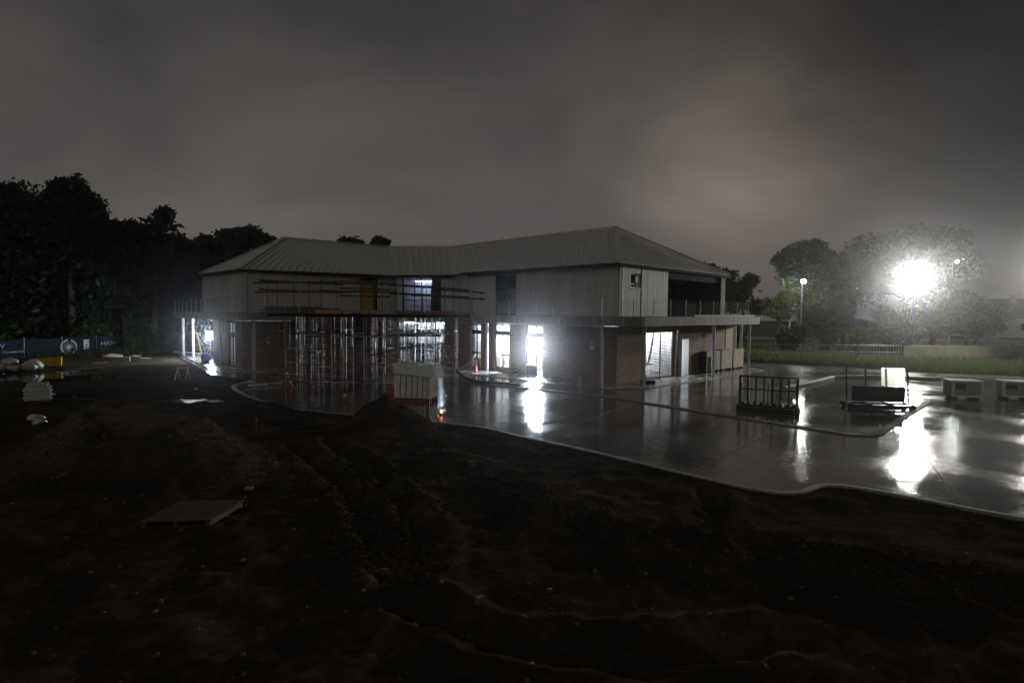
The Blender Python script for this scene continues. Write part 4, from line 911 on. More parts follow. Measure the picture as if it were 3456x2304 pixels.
def warn_sign(label, x, y, z0, w, h, face, stand=True, mcol='red'):
    t = thing('warning_sign', label, 'sign', (x, y, z0)); f = Vector((face[0], face[1], 0)).normalized(); r = Vector((-f.y, f.x, 0)); c = Vector((x, y, z0))
    if stand:
        MB().tube([c, c + Vector((0, 0, .5))], [.17, .05], 12).build('cone_base', M[mcol], t); MB().box(c + Vector((0, 0, .012)), (.4, .4, .025), f).build('foot', M['black'], t)
        MB().tube([c + Vector((0, 0, .45)), c + Vector((0, 0, .5 + h))], .02, 8).build('post', M[mcol], t); c = c + Vector((0, 0, .52))
    q = c + f * .035
    MB().box(q + Vector((0, 0, h / 2)), (.012, w, h), f).build('plate', M['print'], t)
    MB().box(q + f * .008 + Vector((0, 0, h * .84)), (.006, w * .98, h * .3), f).build('header', M['printred'], t)
    o = q + f * .013 - r * w * .44
    text_part('header_text', 'DANGER', h * .22, M['print'], t, o + Vector((0, 0, h * .76)) + r * w * .06, r, squash=w / h * .68)
    text_part('text_line', 'WORKING', h * .25, M['printblack'], t, o + Vector((0, 0, h * .42)), r, squash=w / h * .62)
    text_part('text_line', 'OVERHEAD', h * .25, M['printblack'], t, o + Vector((0, 0, h * .12)), r, squash=w / h * .53)
warn_sign('red and white danger sign on an orange cone left of the wrapped crate', -5.15, 24.8, .03, .40, .40, (.15, -1))
warn_sign('white warning sign on a red post before the left lit glass door', -2.15, 34.2, .08, .24, .34, (0, -1))
# bunting between the crate and the sign
bun = thing('bunting', 'string of small pink triangle flags sagging beside the wrapped crate', 'bunting', (-3.0, 28.0, .9))
line = sag((-3.15, 26.3, 1.36), (-2.2, 34.1, .95), .0, 2)
bp = [Vector((-3.2, 25.6, 1.28)), Vector((-2.9, 26.4, 1.08)), Vector((-2.66, 27.2, .96)), Vector((-2.5, 28.0, .90)), Vector((-2.4, 28.9, .90)), Vector((-2.33, 29.9, .92)), Vector((-2.28, 31.0, .96)), Vector((-2.22, 32.2, 1.0)), Vector((-2.17, 33.3, 1.06)), Vector((-2.15, 34.1, 1.1))]
MB().tube(bp, .009, 5).build('cord', M['whitepaint'], bun)
for k in range(1, 9):
    c = bp[k]; MB().add([c + Vector((-.075, 0, 0)), c + Vector((.075, 0, 0)), c + Vector((0, .0, -.2)), c + Vector((-.075, .006, 0)), c + Vector((.075, .006, 0)), c + Vector((0, .006, -.2))], [(0, 2, 1), (3, 4, 5), (0, 1, 4, 3), (1, 2, 5, 4), (2, 0, 3, 5)]).build('flag', M['flag'], bun)
# black drain hose lying on the paving
hp = [Vector(p) for p in ((-3.2, 31.6, .55), (-2.95, 31.2, .42), (-2.6, 30.4, .22), (-2.1, 29.5, .13), (-1.5, 28.9, .12), (-.7, 28.55, .12), (.4, 27.9, .12))]
tag(MB().tube(hp, .085, 10).build('drain_hose', M['black'], smooth=True), 'black ribbed drain hose curving over the wet paving right of the crate', 'hose')
# amber beacon
t = thing('amber_beacon', 'tiny glowing amber beacon on the paving right of the dirt heap', 'beacon', (-2.44, 20.09, .03))
MB().tube([(-2.44, 20.09, .03), (-2.44, 20.09, .10)], .06, 10).build('base', M['black'], t); MB().tube([(-2.44, 20.09, .10), (-2.44, 20.09, .14), (-2.44, 20.09, .16)], [.028, .028, .014], 10).build('lens', M['amber'], t)
# timber posts at the kerb
t = thing('timber_post', 'short dark timber post beside the kerb under the wrapped crate', 'post', (-2.75, 19.0, .0)); MB().bar((-2.75, 19.0, -.1), (-2.75, 19.0, .72), .1, .1).build('shaft', M['timber'], t); MB().bar((-2.75, 19.0, .72), (-2.75, 19.0, .75), .12, .12).build('cap', M['black'], t)
t = thing('marker_peg', 'white marker peg leaning in the dirt below the dark post', 'peg', (-2.45, 18.0, zt(-2.45, 18.0))); z = zt(-2.45, 18.0)
MB().bar((-2.45, 18.0, z - .05), (-2.52, 18.0, z + .2), .03, .03).build('stake', M['print'], t); MB().bar((-2.525, 18.0, z + .2), (-2.54, 18.0, z + .24), .032, .032).build('painted_tip', M['red'], t)
# cones and stakes around the scaffold base
def cone(label, x, y, h=.5, z=None):
    z = .03 if z is None else z; t = thing('traffic_cone', label, 'cone', (x, y, z), 'orange cones around the scaffold')
    MB().box((x, y, z + .015), (h * .62, h * .62, .03)).build('base', M['orange'], t)
    MB().tube([(x, y, z + .03), (x, y, z + h * .45)], [h * .24, h * .145], 14).build('body', M['orange'], t)
    MB().tube([(x, y, z + h * .45), (x, y, z + h * .65)], [h * .146, h * .095], 14).build('reflective_band', M['print'], t)
    MB().tube([(x, y, z + h * .65), (x, y, z + h)], [h * .094, h * .03], 14).build('tip', M['orange'], t)
cone('orange cone at the far left foot of the scaffold', -11.9, 30.6)
cone('orange cone beside the left-most scaffold tubes', -10.4, 27.2, .42)
cone('orange cone in front of the taped round column', -7.5, 26.4, .36)
cone('orange cone behind the low heap of dirt', -6.6, 22.9, .45, .03)
cone('small orange cone on the floor by the brightest doorway', .25, 33.2, .42, .08)
# barrier tape lengths strung low between tubes
t = thing('barrier_rail', 'low orange and white barrier rail across the scaffold front', 'barrier', (-9.5, 26.5, .03))
for k in range(8): a = Vector((-11.6 + k * .62, 27.7 - k * .19, .42)); b = a + Vector((.62, -.19, 0)); MB().bar(a, b, .03, .06).build('rail', M['orange'] if k % 2 else M['plygrey'], t)
for k in (0, 4, 8): a = Vector((-11.6 + k * .62, 27.7 - k * .19, .03)); MB().bar(a, a + Vector((0, 0, .5)), .05, .05).build('post', M['orange'], t)
# plastic barrier boards lying at the left of the scaffold
for lab, x, y, a, m in (('pale wet sheet lying on the paving left of the scaffold', -11.9, 27.9, .5, 'wrap'), ('second pale sheet lying nearest the mud left of the scaffold', -11.3, 26.2, .45, 'plygrey'), ('long pale board lying behind the wet sheets left of the scaffold', -11.0, 29.2, .62, 'plygrey')):
    d = (math.cos(a), math.sin(a)); tag(MB().box((x, y, .06), (1.5, .35, .05), d, .02).build('formwork_sheet', M[m], bevel=.008), lab, 'sheet')
# small electrical box on the left brick wall
def wall_box(label, w, a, z, ww, hh, m='whitepaint'):
    t = thing('wall_box', label, 'box', w.p(a, .02, z - hh / 2)); mb = MB(); w.rect(mb, a - ww / 2, a + ww / 2, z - hh / 2, z + hh / 2, .011, .1); mb.build('case', M[m], t)
    mb = MB(); w.rect(mb, a - ww * .25, a + ww * .25, z - hh * .1, z + hh * .35, .1, .108); mb.build('cover', M['gutter'], t)
wall_box('small pale box on the left wing brick wall', WL_F, 1.5, 1.75, .2, .42)
wall_box('small white notice box on the brick wall near the right corner', WR_F, 1.45, 1.98, .22, .44)

# ================================================================== right of the building
def cabinet(label, a, w_, z0, z1, depth=.35):
    q = WR_S.p(a, .05, .06); t = thing('storage_cabinet', label, 'cabinet', q, 'pale cabinets along the side wall')
    mb = MB(); WR_S.rect(mb, a - w_ / 2, a + w_ / 2, z0, z1, .05, .05 + depth); mb.build('body', M['beige'], t, bevel=.01)
    mb = MB(); WR_S.rect(mb, a - w_ / 2 - .02, a + w_ / 2 + .02, z1, z1 + .03, .03, .08 + depth); mb.build('lid', M['beige'], t)
    for s in (-1, 1):
        c = WR_S.p(a + s * w_ * .38, .05 + depth - .04, .075 + .08); n = WR_S.d
        MB().tube([(c.x - n.x * .03, c.y - n.y * .03, c.z), (c.x + n.x * .03, c.y + n.y * .03, c.z)], .08, 12).build('wheel', M['black'], t)
        mb = MB(); WR_S.rect(mb, a + s * w_ * .38 - .03, a + s * w_ * .38 + .03, .16, z0, .1, .05 + depth - .02); mb.build('foot', M['black'], t)
cabinet('tall pale cabinet nearest the thick column by the side wall', 11.45, 1.5, .2, 1.40)
cabinet('pale cabinet at the far end of the side wall', 13.15, 1.5, .2, 1.36)
t = thing('condenser_unit', 'grey condenser unit with a dark slot against the side wall right of the door', 'air conditioner', WR_S.p(9.3, .05, .06))
mb = MB(); WR_S.rect(mb, 8.65, 10.5, .2, 1.38, .05, .40); mb.build('case', M['plygrey'], t, bevel=.012)
mb = MB(); WR_S.rect(mb, 8.78, 9.25, .22, 1.05, .40, .41); mb.build('grille', M['gutter'], t)
mb = MB(); WR_S.rect(mb, 8.52, 8.63, .08, 1.38, .06, .5); mb.build('side_panel', M['black'], t)
for s in (8.8, 10.3): mb = MB(); WR_S.rect(mb, s, s + .1, .075, .2, .08, .38); mb.build('foot', M['black'], t)
# bollard box in front of the shutter
q = Vector((6.9, 29.3, .03)); t = thing('junction_pit', 'small dark pit box with a pipe stub before the grille shutter', 'pit box', q)
MB().box(q + Vector((0, 0, .11)), (.6, .45, .22), (.9, .3)).build('case', M['black'], t, bevel=.01); MB().tube([q + Vector((-.1, 0, .2)), q + Vector((-.1, 0, .48))], .05, 10).build('pipe_stub', M['plygrey'], t)
q = Vector((3.35, 28.2, .075)); t = thing('pipe_stub', 'short pale pipe stub standing at the front wall left of the corner column', 'pipe', q)
MB().tube([q, q + Vector((0, 0, .42))], .045, 12).build('pipe', M['print'], t); MB().tube([q + Vector((0, 0, .42)), q + Vector((0, 0, .46))], .06, 12).build('collar', M['print'], t)
# glass stillage racks
def stillage(label, x, y, ang, L=1.95, H=1.30, n=8, sheets=True):
    t = thing('glass_rack', label, 'rack', (x, y, .03), 'green steel glass racks'); d = Vector((math.cos(ang), math.sin(ang))); s = Vector((-d.y, d.x))
    def p(a, b, z): return Vector((x + d.x * a + s.x * b, y + d.y * a + s.y * b, z))
    for b in (-.36, .36): MB().bar(p(-L / 2 - .1, b, .15), p(L / 2 + .1, b, .15), .1, .13).build('base_rail', M['green'], t)
    for k in range(5): a = -L / 2 + L * k / 4; MB().bar(p(a, -.42, .25), p(a, .42, .25), .12, .07).build('cross_beam', M['green'], t)
    for a in (-L / 2, L / 2):
        for b in (-.3, .3): MB().box(p(a, b, .06), (.16, .16, .07), d).build('foot', M['green'], t)
    for k in range(n):
        a = -L / 2 + L * k / (n - 1); w = .07 if k in (0, n - 1, n // 2) else .045
        MB().bar(p(a, .1, .28), p(a, .02, H + .03), w, .05).build('upright', M['green'], t)
    for b0, z in ((.03, H), (.06, .82)): MB().bar(p(-L / 2, b0, z), p(L / 2, b0, z), .05, .06).build('rail', M['green'], t)
    for a in (-L / 2 + .05, 0, L / 2 - .05): MB().bar(p(a, -.38, .28), p(a, .04, 1.05), .035, .035).build('strut', M['green'], t)
    if sheets:
        for k in range(2): MB().bar(p(-.52, -.12 - .03 * k, .85), p(.0, -.12 - .03 * k, .85), .012, 1.0).build('glass_sheet', M['glass'], t)
    for k in range(9): a = -L / 2 + .1 + k * L / 9; MB().box(p(a, -.2, .335), (.1, .22, .09), d).build('rubber_pad', M['black'], t)
stillage('green steel glass rack standing on the wet paving right of centre', 9.5, 21.4, -.42)
# the second rack carries a sheet that mirrors the flood lamp
t = thing('glass_rack', 'glass rack behind with a milky sheet glowing in the flood light', 'rack', (14.2, 22.4, .03), 'green steel glass racks')
d = Vector((.985, -.17)); s = Vector((.17, .985))
def p(a, b, z): return Vector((14.2 + d.x * a + s.x * b, 22.4 + d.y * a + s.y * b, z))
for b in (-.3, .4): MB().bar(p(-1.2, b, .14), p(1.2, b, .14), .1, .12).build('base_rail', M['green'], t)
for a in (-1.1, -.4, .35, 1.1): MB().bar(p(a, -.4, .235), p(a, .45, .235), .1, .06).build('cross_beam', M['green'], t); MB().bar(p(a, .02, .27), p(a, .22, 1.6), .05, .05).build('upright', M['green'], t)
for a in (-1.1, 1.1):
    for b in (-.25, .35): MB().box(p(a, b, .055), (.16, .16, .06), d).build('foot', M['green'], t)
mb = MB(); mb.add([p(-.95, -.03, .9), p(.95, -.03, .9), p(.95, .05, 1.62), p(-.95, .05, 1.62), p(-.95, -.015, .9), p(.95, -.015, .9), p(.95, .065, 1.62), p(-.95, .065, 1.62)], [(0, 1, 2, 3), (7, 6, 5, 4), (0, 4, 5, 1), (1, 5, 6, 2), (2, 6, 7, 3), (3, 7, 4, 0)]); g_ = mb.build('glass_sheet', M['glass'], t)
MB().add([p(.1, -.05, .92), p(.93, -.05, .92), p(.93, .03, 1.6), p(.1, .03, 1.6)], [(0, 1, 2, 3)]).build('protective_film', M['frost'], g_)
mb = MB(); mb.add([p(-.95, -.05, .29), p(.95, -.05, .29), p(.95, -.03, .88), p(-.95, -.03, .88), p(-.95, -.035, .29), p(.95, -.035, .29), p(.95, -.015, .88), p(-.95, -.015, .88)], [(0, 1, 2, 3), (7, 6, 5, 4), (0, 4, 5, 1), (1, 5, 6, 2), (2, 6, 7, 3), (3, 7, 4, 0)]); mb.build('dark_sheet', M['green'], t)
# white framed units at the right
def unit(label, x, y, w_, h, dp, ang):
    t = thing('packaged_unit', label, 'unit', (x, y, .03), 'white edged units on the paving'); d = Vector((math.cos(ang), math.sin(ang))); s = Vector((-d.y, d.x))
    def p(a, b, z): return Vector((x + d.x * a + s.x * b, y + d.y * a + s.y * b, z + .03))
    MB().box(p(0, 0, .1 + h / 2), (w_ - .04, dp - .04, h - .04), d).build('body', M['plygrey'], t)
    for a in (-1, 1):
        for b in (-1, 1): MB().bar(p(a * (w_ / 2 - .04), b * (dp / 2 - .02), .1), p(a * (w_ / 2 - .04), b * (dp / 2 - .02), .1 + h), .08, .08).build('corner_post', M['whitepaint'], t)
    for b in (-1, 1):
        for z in (.14, .1 + h): MB().bar(p(-w_ / 2, b * (dp / 2 - .01), z), p(w_ / 2, b * (dp / 2 - .01), z), .08, .07).build('edge_strip', M['whitepaint'], t)
    for a in (-1, 1): MB().bar(p(a * (w_ / 2 - .03), -dp / 2, .1 + h), p(a * (w_ / 2 - .03), dp / 2, .1 + h), .1, .07).build('edge_strip', M['whitepaint'], t)
    MB().box(p(0, 0, .1 + h + .02), (w_ * .9, dp * .9, .04), d).build('top_panel', M['beige'], t)
    MB().box(p(-w_ * .22, -dp / 2 - .002, .1 + h * .66), (w_ * .34, .01, h * .3), d).build('vent', M['gutter'], t)
    for a in (-.35, .35): MB().box(p(a * w_, 0, .05), (.12, dp, .1), d).build('skid', M['timber'], t)
unit('white edged unit box standing left of another at the right edge', 19.75, 25.3, 1.15, .68, .8, -.25)
unit('white edged unit box at the very right edge of the paving', 22.1, 25.4, 1.15, .66, .7, -.3)

# ================================================================== left yard
bn = thing('banner_fence', 'navy builder banner fence with white letters and round sunburst emblem', 'fence', (-34.3, 43.2, 0))
b0, b1 = Vector((-37.4, 37.6, 0)), Vector((-32.2, 48.6, 0)); bd = (b1 - b0).normalized(); bnn = Vector((bd.y, -bd.x, 0)); BL = (b1 - b0).length
z0b = -.05
for k in range(6): q = b0 + bd * BL * k / 5 - bnn * .05; MB().tube([q + Vector((0, 0, -.15)), q + Vector((0, 0, 1.5))], .03, 8).build('post', M['galv'], bn)
for k in range(5):
    mb = MB(); N = 8; vv = []
    for i in range(N + 1):
        s = BL * (k + .01 + .98 * i / N) / 5
        for z in (z0b + .05, .7, 1.38 + .03 * math.sin(i)): vv.append(b0 + bd * s + bnn * (.03 * math.sin(i * 1.9 + k + z * 2)) + Vector((0, 0, z)))
    mb.add(vv, [(i * 3 + j, (i + 1) * 3 + j, (i + 1) * 3 + j + 1, i * 3 + j + 1) for i in range(N) for j in range(2)]); o = mb.build('banner', M['navy'], bn)
    so2 = o.modifiers.new('cloth', 'SOLIDIFY'); so2.thickness = .006
def bpnt(s, z): return b0 + bd * s + bnn * .07 + Vector((0, 0, z))
text_part('lettering', 'H|OW', .46, M['print'], bn, bpnt(2.3, .78), bd, squash=1.05)
text_part('lettering', 'Construction', .26, M['print'], bn, bpnt(3.5, .42), bd, squash=1.0)
text_part('lettering', 'H|OW', .40, M['print'], bn, bpnt(10.0, .72), bd, squash=1.2)
mb = MB(); ec = bpnt(7.7, .68)
def rp(r, t, o_=.0): return ec + bd * (r * math.cos(t)) + Vector((0, 0, r * math.sin(t))) + bnn * (.012 + o_)
for k in range(16):
    t0 = 2 * math.pi * k / 16; mb.add([rp(.10, t0 - .12), rp(.10, t0 + .12), rp(.40, t0 + .03), rp(.40, t0 - .03)], [(0, 1, 2, 3)])
mb.add([rp(.14, 2 * math.pi * k / 20) for k in range(20)], [tuple(range(20))])
for k in range(30):
    if k % 15 in (6, 7): continue
    t0, t1 = 2 * math.pi * k / 30, 2 * math.pi * (k + .86) / 30; mb.add([rp(.47, t0), rp(.58, t0), rp(.58, t1), rp(.47, t1)], [(0, 1, 2, 3)])
mb.build('emblem', M['print'], bn)
mb = MB(); mb.add([bpnt(8.75, .45), bpnt(9.15, .45), bpnt(9.15, 1.2), bpnt(8.75, 1.2)], [(0, 1, 2, 3)]); o = mb.build('white_patch', M['print'], bn)
for k in range(3): mb = MB(); mb.add([bpnt(8.8 + .1 * k, .55 + .2 * k) + bnn * .004, bpnt(8.92 + .1 * k, .55 + .2 * k) + bnn * .004, bpnt(8.98 + .05 * k, .72 + .2 * k) + bnn * .004], [(0, 1, 2)]); mb.build('patch_mark', M['navy'], bn)
# yellow skip
x, y = -28.7, 35.9; z = zt(x, y); t = thing('yellow_hopper', 'yellow steel tipping hopper with a sloped front beyond the puddle', 'hopper', (x, y, z))
d = Vector((.83, .56)); s = Vector((-.56, .83))
def p(a, b, zz): return Vector((x + d.x * a + s.x * b, y + d.y * a + s.y * b, z + zz))
pr = [(-.72, .52), (-.72, .38), (.05, .08), (.62, .08), (.62, .60)]
mb = MB(); n = len(pr); mb.add([p(a, -.45, h) for a, h in pr] + [p(a, .45, h) for a, h in pr], [tuple(range(n)), tuple(range(n, 2 * n))[::-1]] + [(i, n + i, n + (i + 1) % n, (i + 1) % n) for i in range(n - 1)]); o = mb.build('tub', M['yellow'], t); o.modifiers.new('plate', 'SOLIDIFY').thickness = .02
for b in (-.36, .36): MB().bar(p(-.5, b, .04), p(.75, b, .04), .1, .09).build('fork_pocket', M['black'], t)
for b in (-.4, .4): MB().bar(p(-.45, b, .06), p(-.2, b, .2), .05, .05).build('strut', M['black'], t)
# bags
def blob(c, r, seed, flatten=.0):
    rng = random.Random(seed); mb = MB(); N, K = 14, 8; vv = []
    ph = [rng.uniform(0, 6.3) for _ in range(6)]
    for j in range(K + 1):
        th = math.pi * j / K
        for i in range(N):
            a = 2 * math.pi * i / N; k = 1 + .13 * math.sin(3 * a + ph[0] + th) + .10 * math.sin(5 * a + ph[1] + 3 * th) + .08 * math.sin(4 * th + ph[2] + 2 * a)
            zz = max(math.cos(th) * k, -.75); vv.append((c[0] + r[0] * math.sin(th) * math.cos(a) * k, c[1] + r[1] * math.sin(th) * math.sin(a) * k, c[2] + r[2] * zz))
    mb.add(vv, [(j * N + i, (j + 1) * N + i, (j + 1) * N + (i + 1) % N, j * N + (i + 1) % N) for j in range(K) for i in range(N)]); return mb
bag_labels = ['bulging white sack at the left end of the sack heap by the puddle', 'dirty white sack lowest in the middle of the heap by the puddle', 'white sack at the right end of the heap by the puddle', 'stained white sack on top of the heap by the puddle', 'small white sack in front of the heap by the puddle', 'flattened white sack behind the heap by the puddle']
for k, (dx, dy, dz, r) in enumerate(((-.9, 0, .22, (.5, .4, .34)), (-.1, .1, .22, (.5, .42, .34)), (.75, .05, .24, (.52, .42, .36)), (-.3, .15, .62, (.5, .4, .26)), (-.35, -.55, .14, (.34, .28, .2)), (.5, .6, .3, (.5, .4, .4)))):
    xx, yy_ = -28.6 + dx * .62 + dy * .5, 33.2 + dx * .5 + dy * .8; tag(blob((xx, yy_, zt(xx, yy_) + dz * .85 + .05), tuple(q * .82 for q in r), k).build('sack', M['bag'], smooth=True), bag_labels[k], 'sack', 'heap of white sacks')
for lab, x, y, r, sd in (('crumpled white plastic sheet lying at the far edge of the yard', -30.1, 43.6, (.75, .35, .17), 31), ('small white plastic scrap beside the far crumpled sheet', -28.9, 44.4, (.4, .2, .07), 32), ('crumpled pale plastic in the mud below the wrapped stack', -15.6, 18.9, (.26, .2, .12), 33), ('small pale rag beside the crumpled plastic in the mud', -14.9, 18.2, (.2, .16, .12), 34), ('flat white rag between the wheel ruts and the big heap', -11.5, 22.4, (.3, .16, .04), 35)):
    tag(blob((x, y, zt(x, y) + r[2] * .55), r, sd).build('plastic_sheet', M['bag'], smooth=True), lab, 'plastic sheet')
# wrapped stack at the left
x, y = -18.2, 22.2; z = zt(x, y) - .02; t = thing('wrapped_stack', 'pale wrapped stack of boards on a pallet at the left', 'stack', (x, y, z)); d = Vector((.85, .52))
def p(a, b, zz): s = Vector((-d.y, d.x)); return Vector((x + d.x * a + s.x * b, y + d.y * a + s.y * b, z + zz))
for b in (-.28, 0, .28): MB().bar(p(-.4, b, .06), p(.4, b, .06), .08, .1).build('runner', M['timber'], t)
for k in range(9): o_ = random.uniform(-.05, .05); MB().box(p(o_, o_ * .5, .15 + .07 * k), (.78 - .02 * (k > 6) * 8, .6, .06), d).build('board_layer', M['wrap'], t)
# trestle
x, y = -17.0, 29.9; z = zt(x, y); t = thing('trestle', 'small pale metal trestle standing on the mud before the end doorway', 'trestle', (x, y, z))
MB().bar((x - .32, y - .02, z + .58), (x + .3, y + .04, z + .60), .07, .05).build('top_bar', M['whitepaint'], t)
for a in (-.27, .25):
    for b in (-.22, .22): MB().bar((x + a * 1.1, y + b, z - .02), (x + a, y, z + .57), .035, .03).build('leg', M['whitepaint'], t)
# pale debris, bricks and offcuts scattered left
def offcut(name, label, cat, x, y, L, w_, h, ang, m, tilt=0.0):
    z = max(zt(x, y), -.02); o = MB().box((x, y, z + h / 2 + .005), (L, w_, h), (math.cos(ang), math.sin(ang)), tilt).build(name, M[m], bevel=.006); tag(o, label, cat); return o
offcut('timber_offcut', 'orange board lying right of the yellow hopper', 'board', -27.6, 38.8, .9, .18, .06, .7, 'ply')
offcut('concrete_block', 'grey block lying right of the orange board in the yard', 'block', -26.9, 40.4, .45, .3, .32, .4, 'plygrey')
offcut('white_batten', 'short white batten on the far yard before the green bank', 'batten', -27.0, 42.7, .7, .08, .04, .3, 'print')
offcut('white_batten', 'long thin pale batten lying from the hopper across the puddle edge', 'batten', -25.7, 34.8, 1.9, .05, .03, .95, 'print', .02)
offcut('white_batten', 'thin pale batten lying in the puddle nearest the sacks', 'batten', -25.3, 33.0, 1.1, .05, .06, .75, 'print')
offcut('white_offcut', 'bright white offcut left of the wrapped stack', 'offcut', -19.3, 24.2, .3, .1, .05, .6, 'print')
offcut('white_offcut', 'small bright white chip in the mud left of the scaffold', 'offcut', -14.2, 26.0, .12, .08, .06, .2, 'print')
offcut('rubble_block', 'white rubble lump lying right of the wooden pallet', 'rubble', -5.25, 11.5, .16, .07, .06, .3, 'plygrey')
offcut('rubble_block', 'small pale rubble lump between the pallet and the wheel ruts', 'rubble', -4.95, 10.55, .14, .05, .04, .1, 'rock')
offcut('rubble_block', 'pale rubble chip close in front of the pallet', 'rubble', -5.35, 9.3, .09, .07, .06, .8, 'rock')
offcut('rubble_block', 'pale rubble chip in the nearest mud centre', 'rubble', .51, 7.29, .07, .05, .05, .5, 'rock')
offcut('rubble_block', 'tan rubble lump near the bottom of the ruts', 'rubble', -.36, 6.82, .11, .08, .09, .9, 'rock')
for lab, x, y in (('red stake in the mud left of the dirt heap', -7.5, 16.9), ('red stake in the mud beyond the long berm', -10.4, 20.8), ('red stake far off at the left yard edge', -28.0, 43.8)):
    z = zt(x, y); t = thing('survey_stake', lab, 'stake', (x, y, z), 'red survey stakes'); MB().bar((x, y, z - .1), (x + .02, y, z + .28), .03, .03).build('stake', M['timber'], t); MB().bar((x + .02, y, z + .28), (x + .026, y, z + .42), .035, .035).build('painted_tip', M['red'], t)
# wooden pallet
x, y = -5.5, 9.95; z = max(zt(x - .4, y), zt(x + .4, y), zt(x, y + .4), zt(x, y)) - .01; t = thing('wooden_pallet', 'weathered wooden pallet lying in the mud in front of the berm', 'pallet', (x, y, z)); d = Vector((.995, .10)); s = Vector((-.10, .995))
def p(a, b, zz): return Vector((x + d.x * a + s.x * b + (b * .18) * d.x, y + d.y * a + s.y * b, z + zz))
for a in (-.5, 0, .5): MB().bar(p(a, -.5, .065), p(a, .5, .065), .09, .09).build('stringer', M['pallet'], t)
for k in range(9): b = -.47 + k * .1175; MB().bar(p(-.56, b, .121), p(.56, b, .121), .092, .022).build('slat', M['pallet'], t)
for b in (-.45, 0, .45): MB().bar(p(-.56, b, .009), p(.56, b, .009), .09, .018).build('bottom_slat', M['pallet'], t)
# yellow prop and blue tarp at the left end
t = thing('yellow_prop', 'yellow adjustable steel prop leaning at the left end of the building', 'prop', (-25.0, 46.4, .075))
MB().tube([(-24.85, 46.4, .08), (-25.05, 46.45, 1.0)], .06, 10).build('inner_tube', M['yellow'], t); MB().tube([(-25.05, 46.45, 1.0), (-25.22, 46.5, 1.72)], .05, 10).build('outer_tube', M['yellow'], t); MB().box((-25.23, 46.5, 1.75), (.34, .3, .06)).build('head_plate', M['yellow'], t); MB().box((-24.85, 46.4, .09), (.22, .22, .02)).build('base_plate', M['yellow'], t)
M['blue'] = mat('blue sheet', (.10, .14, .42), (.06, .09, .3), .45, 5, bump=.4)
tag(blob((-20.75, 39.2, .35), (.3, .25, .36), 77).build('blue_tarp', M['blue'], smooth=True), 'crumpled blue tarp bundle at the foot of the end doorway', 'tarp')
t = thing('sawhorse', 'pale plank bench under the far left end of the balcony', 'bench', (-25.4, 44.6, .075)); MB().bar((-27.0, 46.4, .24), (-23.8, 44.9, .24), .3, .05).build('plank', M['print'], t)
for a in (-26.4, -24.4): MB().box((a, 46.1 - (a + 26.4) * .47, .145), (.2, .25, .14)).build('block', M['plygrey'], t)

# loose stones on the berm and the mud
def stones(n, fn, smin, smax, name):
    ico = [(0, 0, 1), (.9, 0, .3), (.28, .85, .3), (-.72, .53, .3), (-.72, -.53, .3), (.28, -.85, .3), (.72, .53, -.5), (-.28, .85, -.5), (-.9, 0, -.5), (-.28, -.85, -.5), (.72, -.53, -.5)]
    fs = [(0, 1, 2), (0, 2, 3), (0, 3, 4), (0, 4, 5), (0, 5, 1), (1, 6, 2), (2, 6, 7), (2, 7, 3), (3, 7, 8), (3, 8, 4), (4, 8, 9), (4, 9, 5), (5, 9, 10), (5, 10, 1), (1, 10, 6)]
    V0 = np.array(ico); F0 = np.array(fs); vs_, fs_ = [], []
    xy_ = np.array([fn() for _ in range(n)]); zz = height(xy_[:, 0], xy_[:, 1])
    for i in range(n):
        r = smin + (smax - smin) * RNG.random() ** 3; q = V0 * (1 + .25 * RNG.standard_normal((11, 1))) * np.array([r, r * RNG.uniform(.6, 1), r * RNG.uniform(.4, .8)]); a = RNG.random() * 6.3
        ca, sa = math.cos(a), math.sin(a); q = np.stack([q[:, 0] * ca - q[:, 1] * sa, q[:, 0] * sa + q[:, 1] * ca, q[:, 2]], -1); vs_.append(q + np.array([xy_[i, 0], xy_[i, 1], zz[i] + r * .15])); fs_.append(F0 + 11 * i)
    o = link(name, np_mesh(name, np.concatenate(vs_), np.concatenate(fs_)), M['rock']); o['kind'] = 'stuff'; o['label'] = 'loose pale stones scattered over the mud'
def f_berm():
    k = random.randrange(len(BERM) - 1); t_ = random.random(); a, b = BERM[k], BERM[k + 1]; return (a[0] + (b[0] - a[0]) * t_ + random.gauss(0, .5), a[1] + (b[1] - a[1]) * t_ + random.gauss(0, .55))
stones(900, f_berm, .01, .07, 'berm_stones')
def f_mud():
    while True:
        x, y = random.uniform(-16, 9), random.uniform(4.5, 24)
        if random.random() < .9 * (8 / y) and not in_poly(np.array([x]), np.array([y]), PAVE)[0]: return (x, y)
stones(1500, f_mud, .008, .045, 'gravel')
# clods thrown up along the ruts
def f_clod():
    k = random.choice((((-4.24, 13.16), (-2.66, 10.39)), ((-2.66, 10.39), (-1.5, 7.6)), ((-3.7, 13.7), (-1.9, 10.4)), ((-1.6, 13.8), (1.6, 9.3)), ((1.6, 9.3), (6.5, 7.6)))); t_ = random.random()
    return (k[0][0] + (k[1][0] - k[0][0]) * t_ + random.gauss(0, .4), k[0][1] + (k[1][1] - k[0][1]) * t_ + random.gauss(0, .35))
stones(4200, f_clod, .015, .10, 'mud_clods'); bpy.data.objects['mud_clods'].data.materials[0] = M['mud']; bpy.data.objects['mud_clods']['label'] = 'dark mud clods thrown up along the wheel ruts'

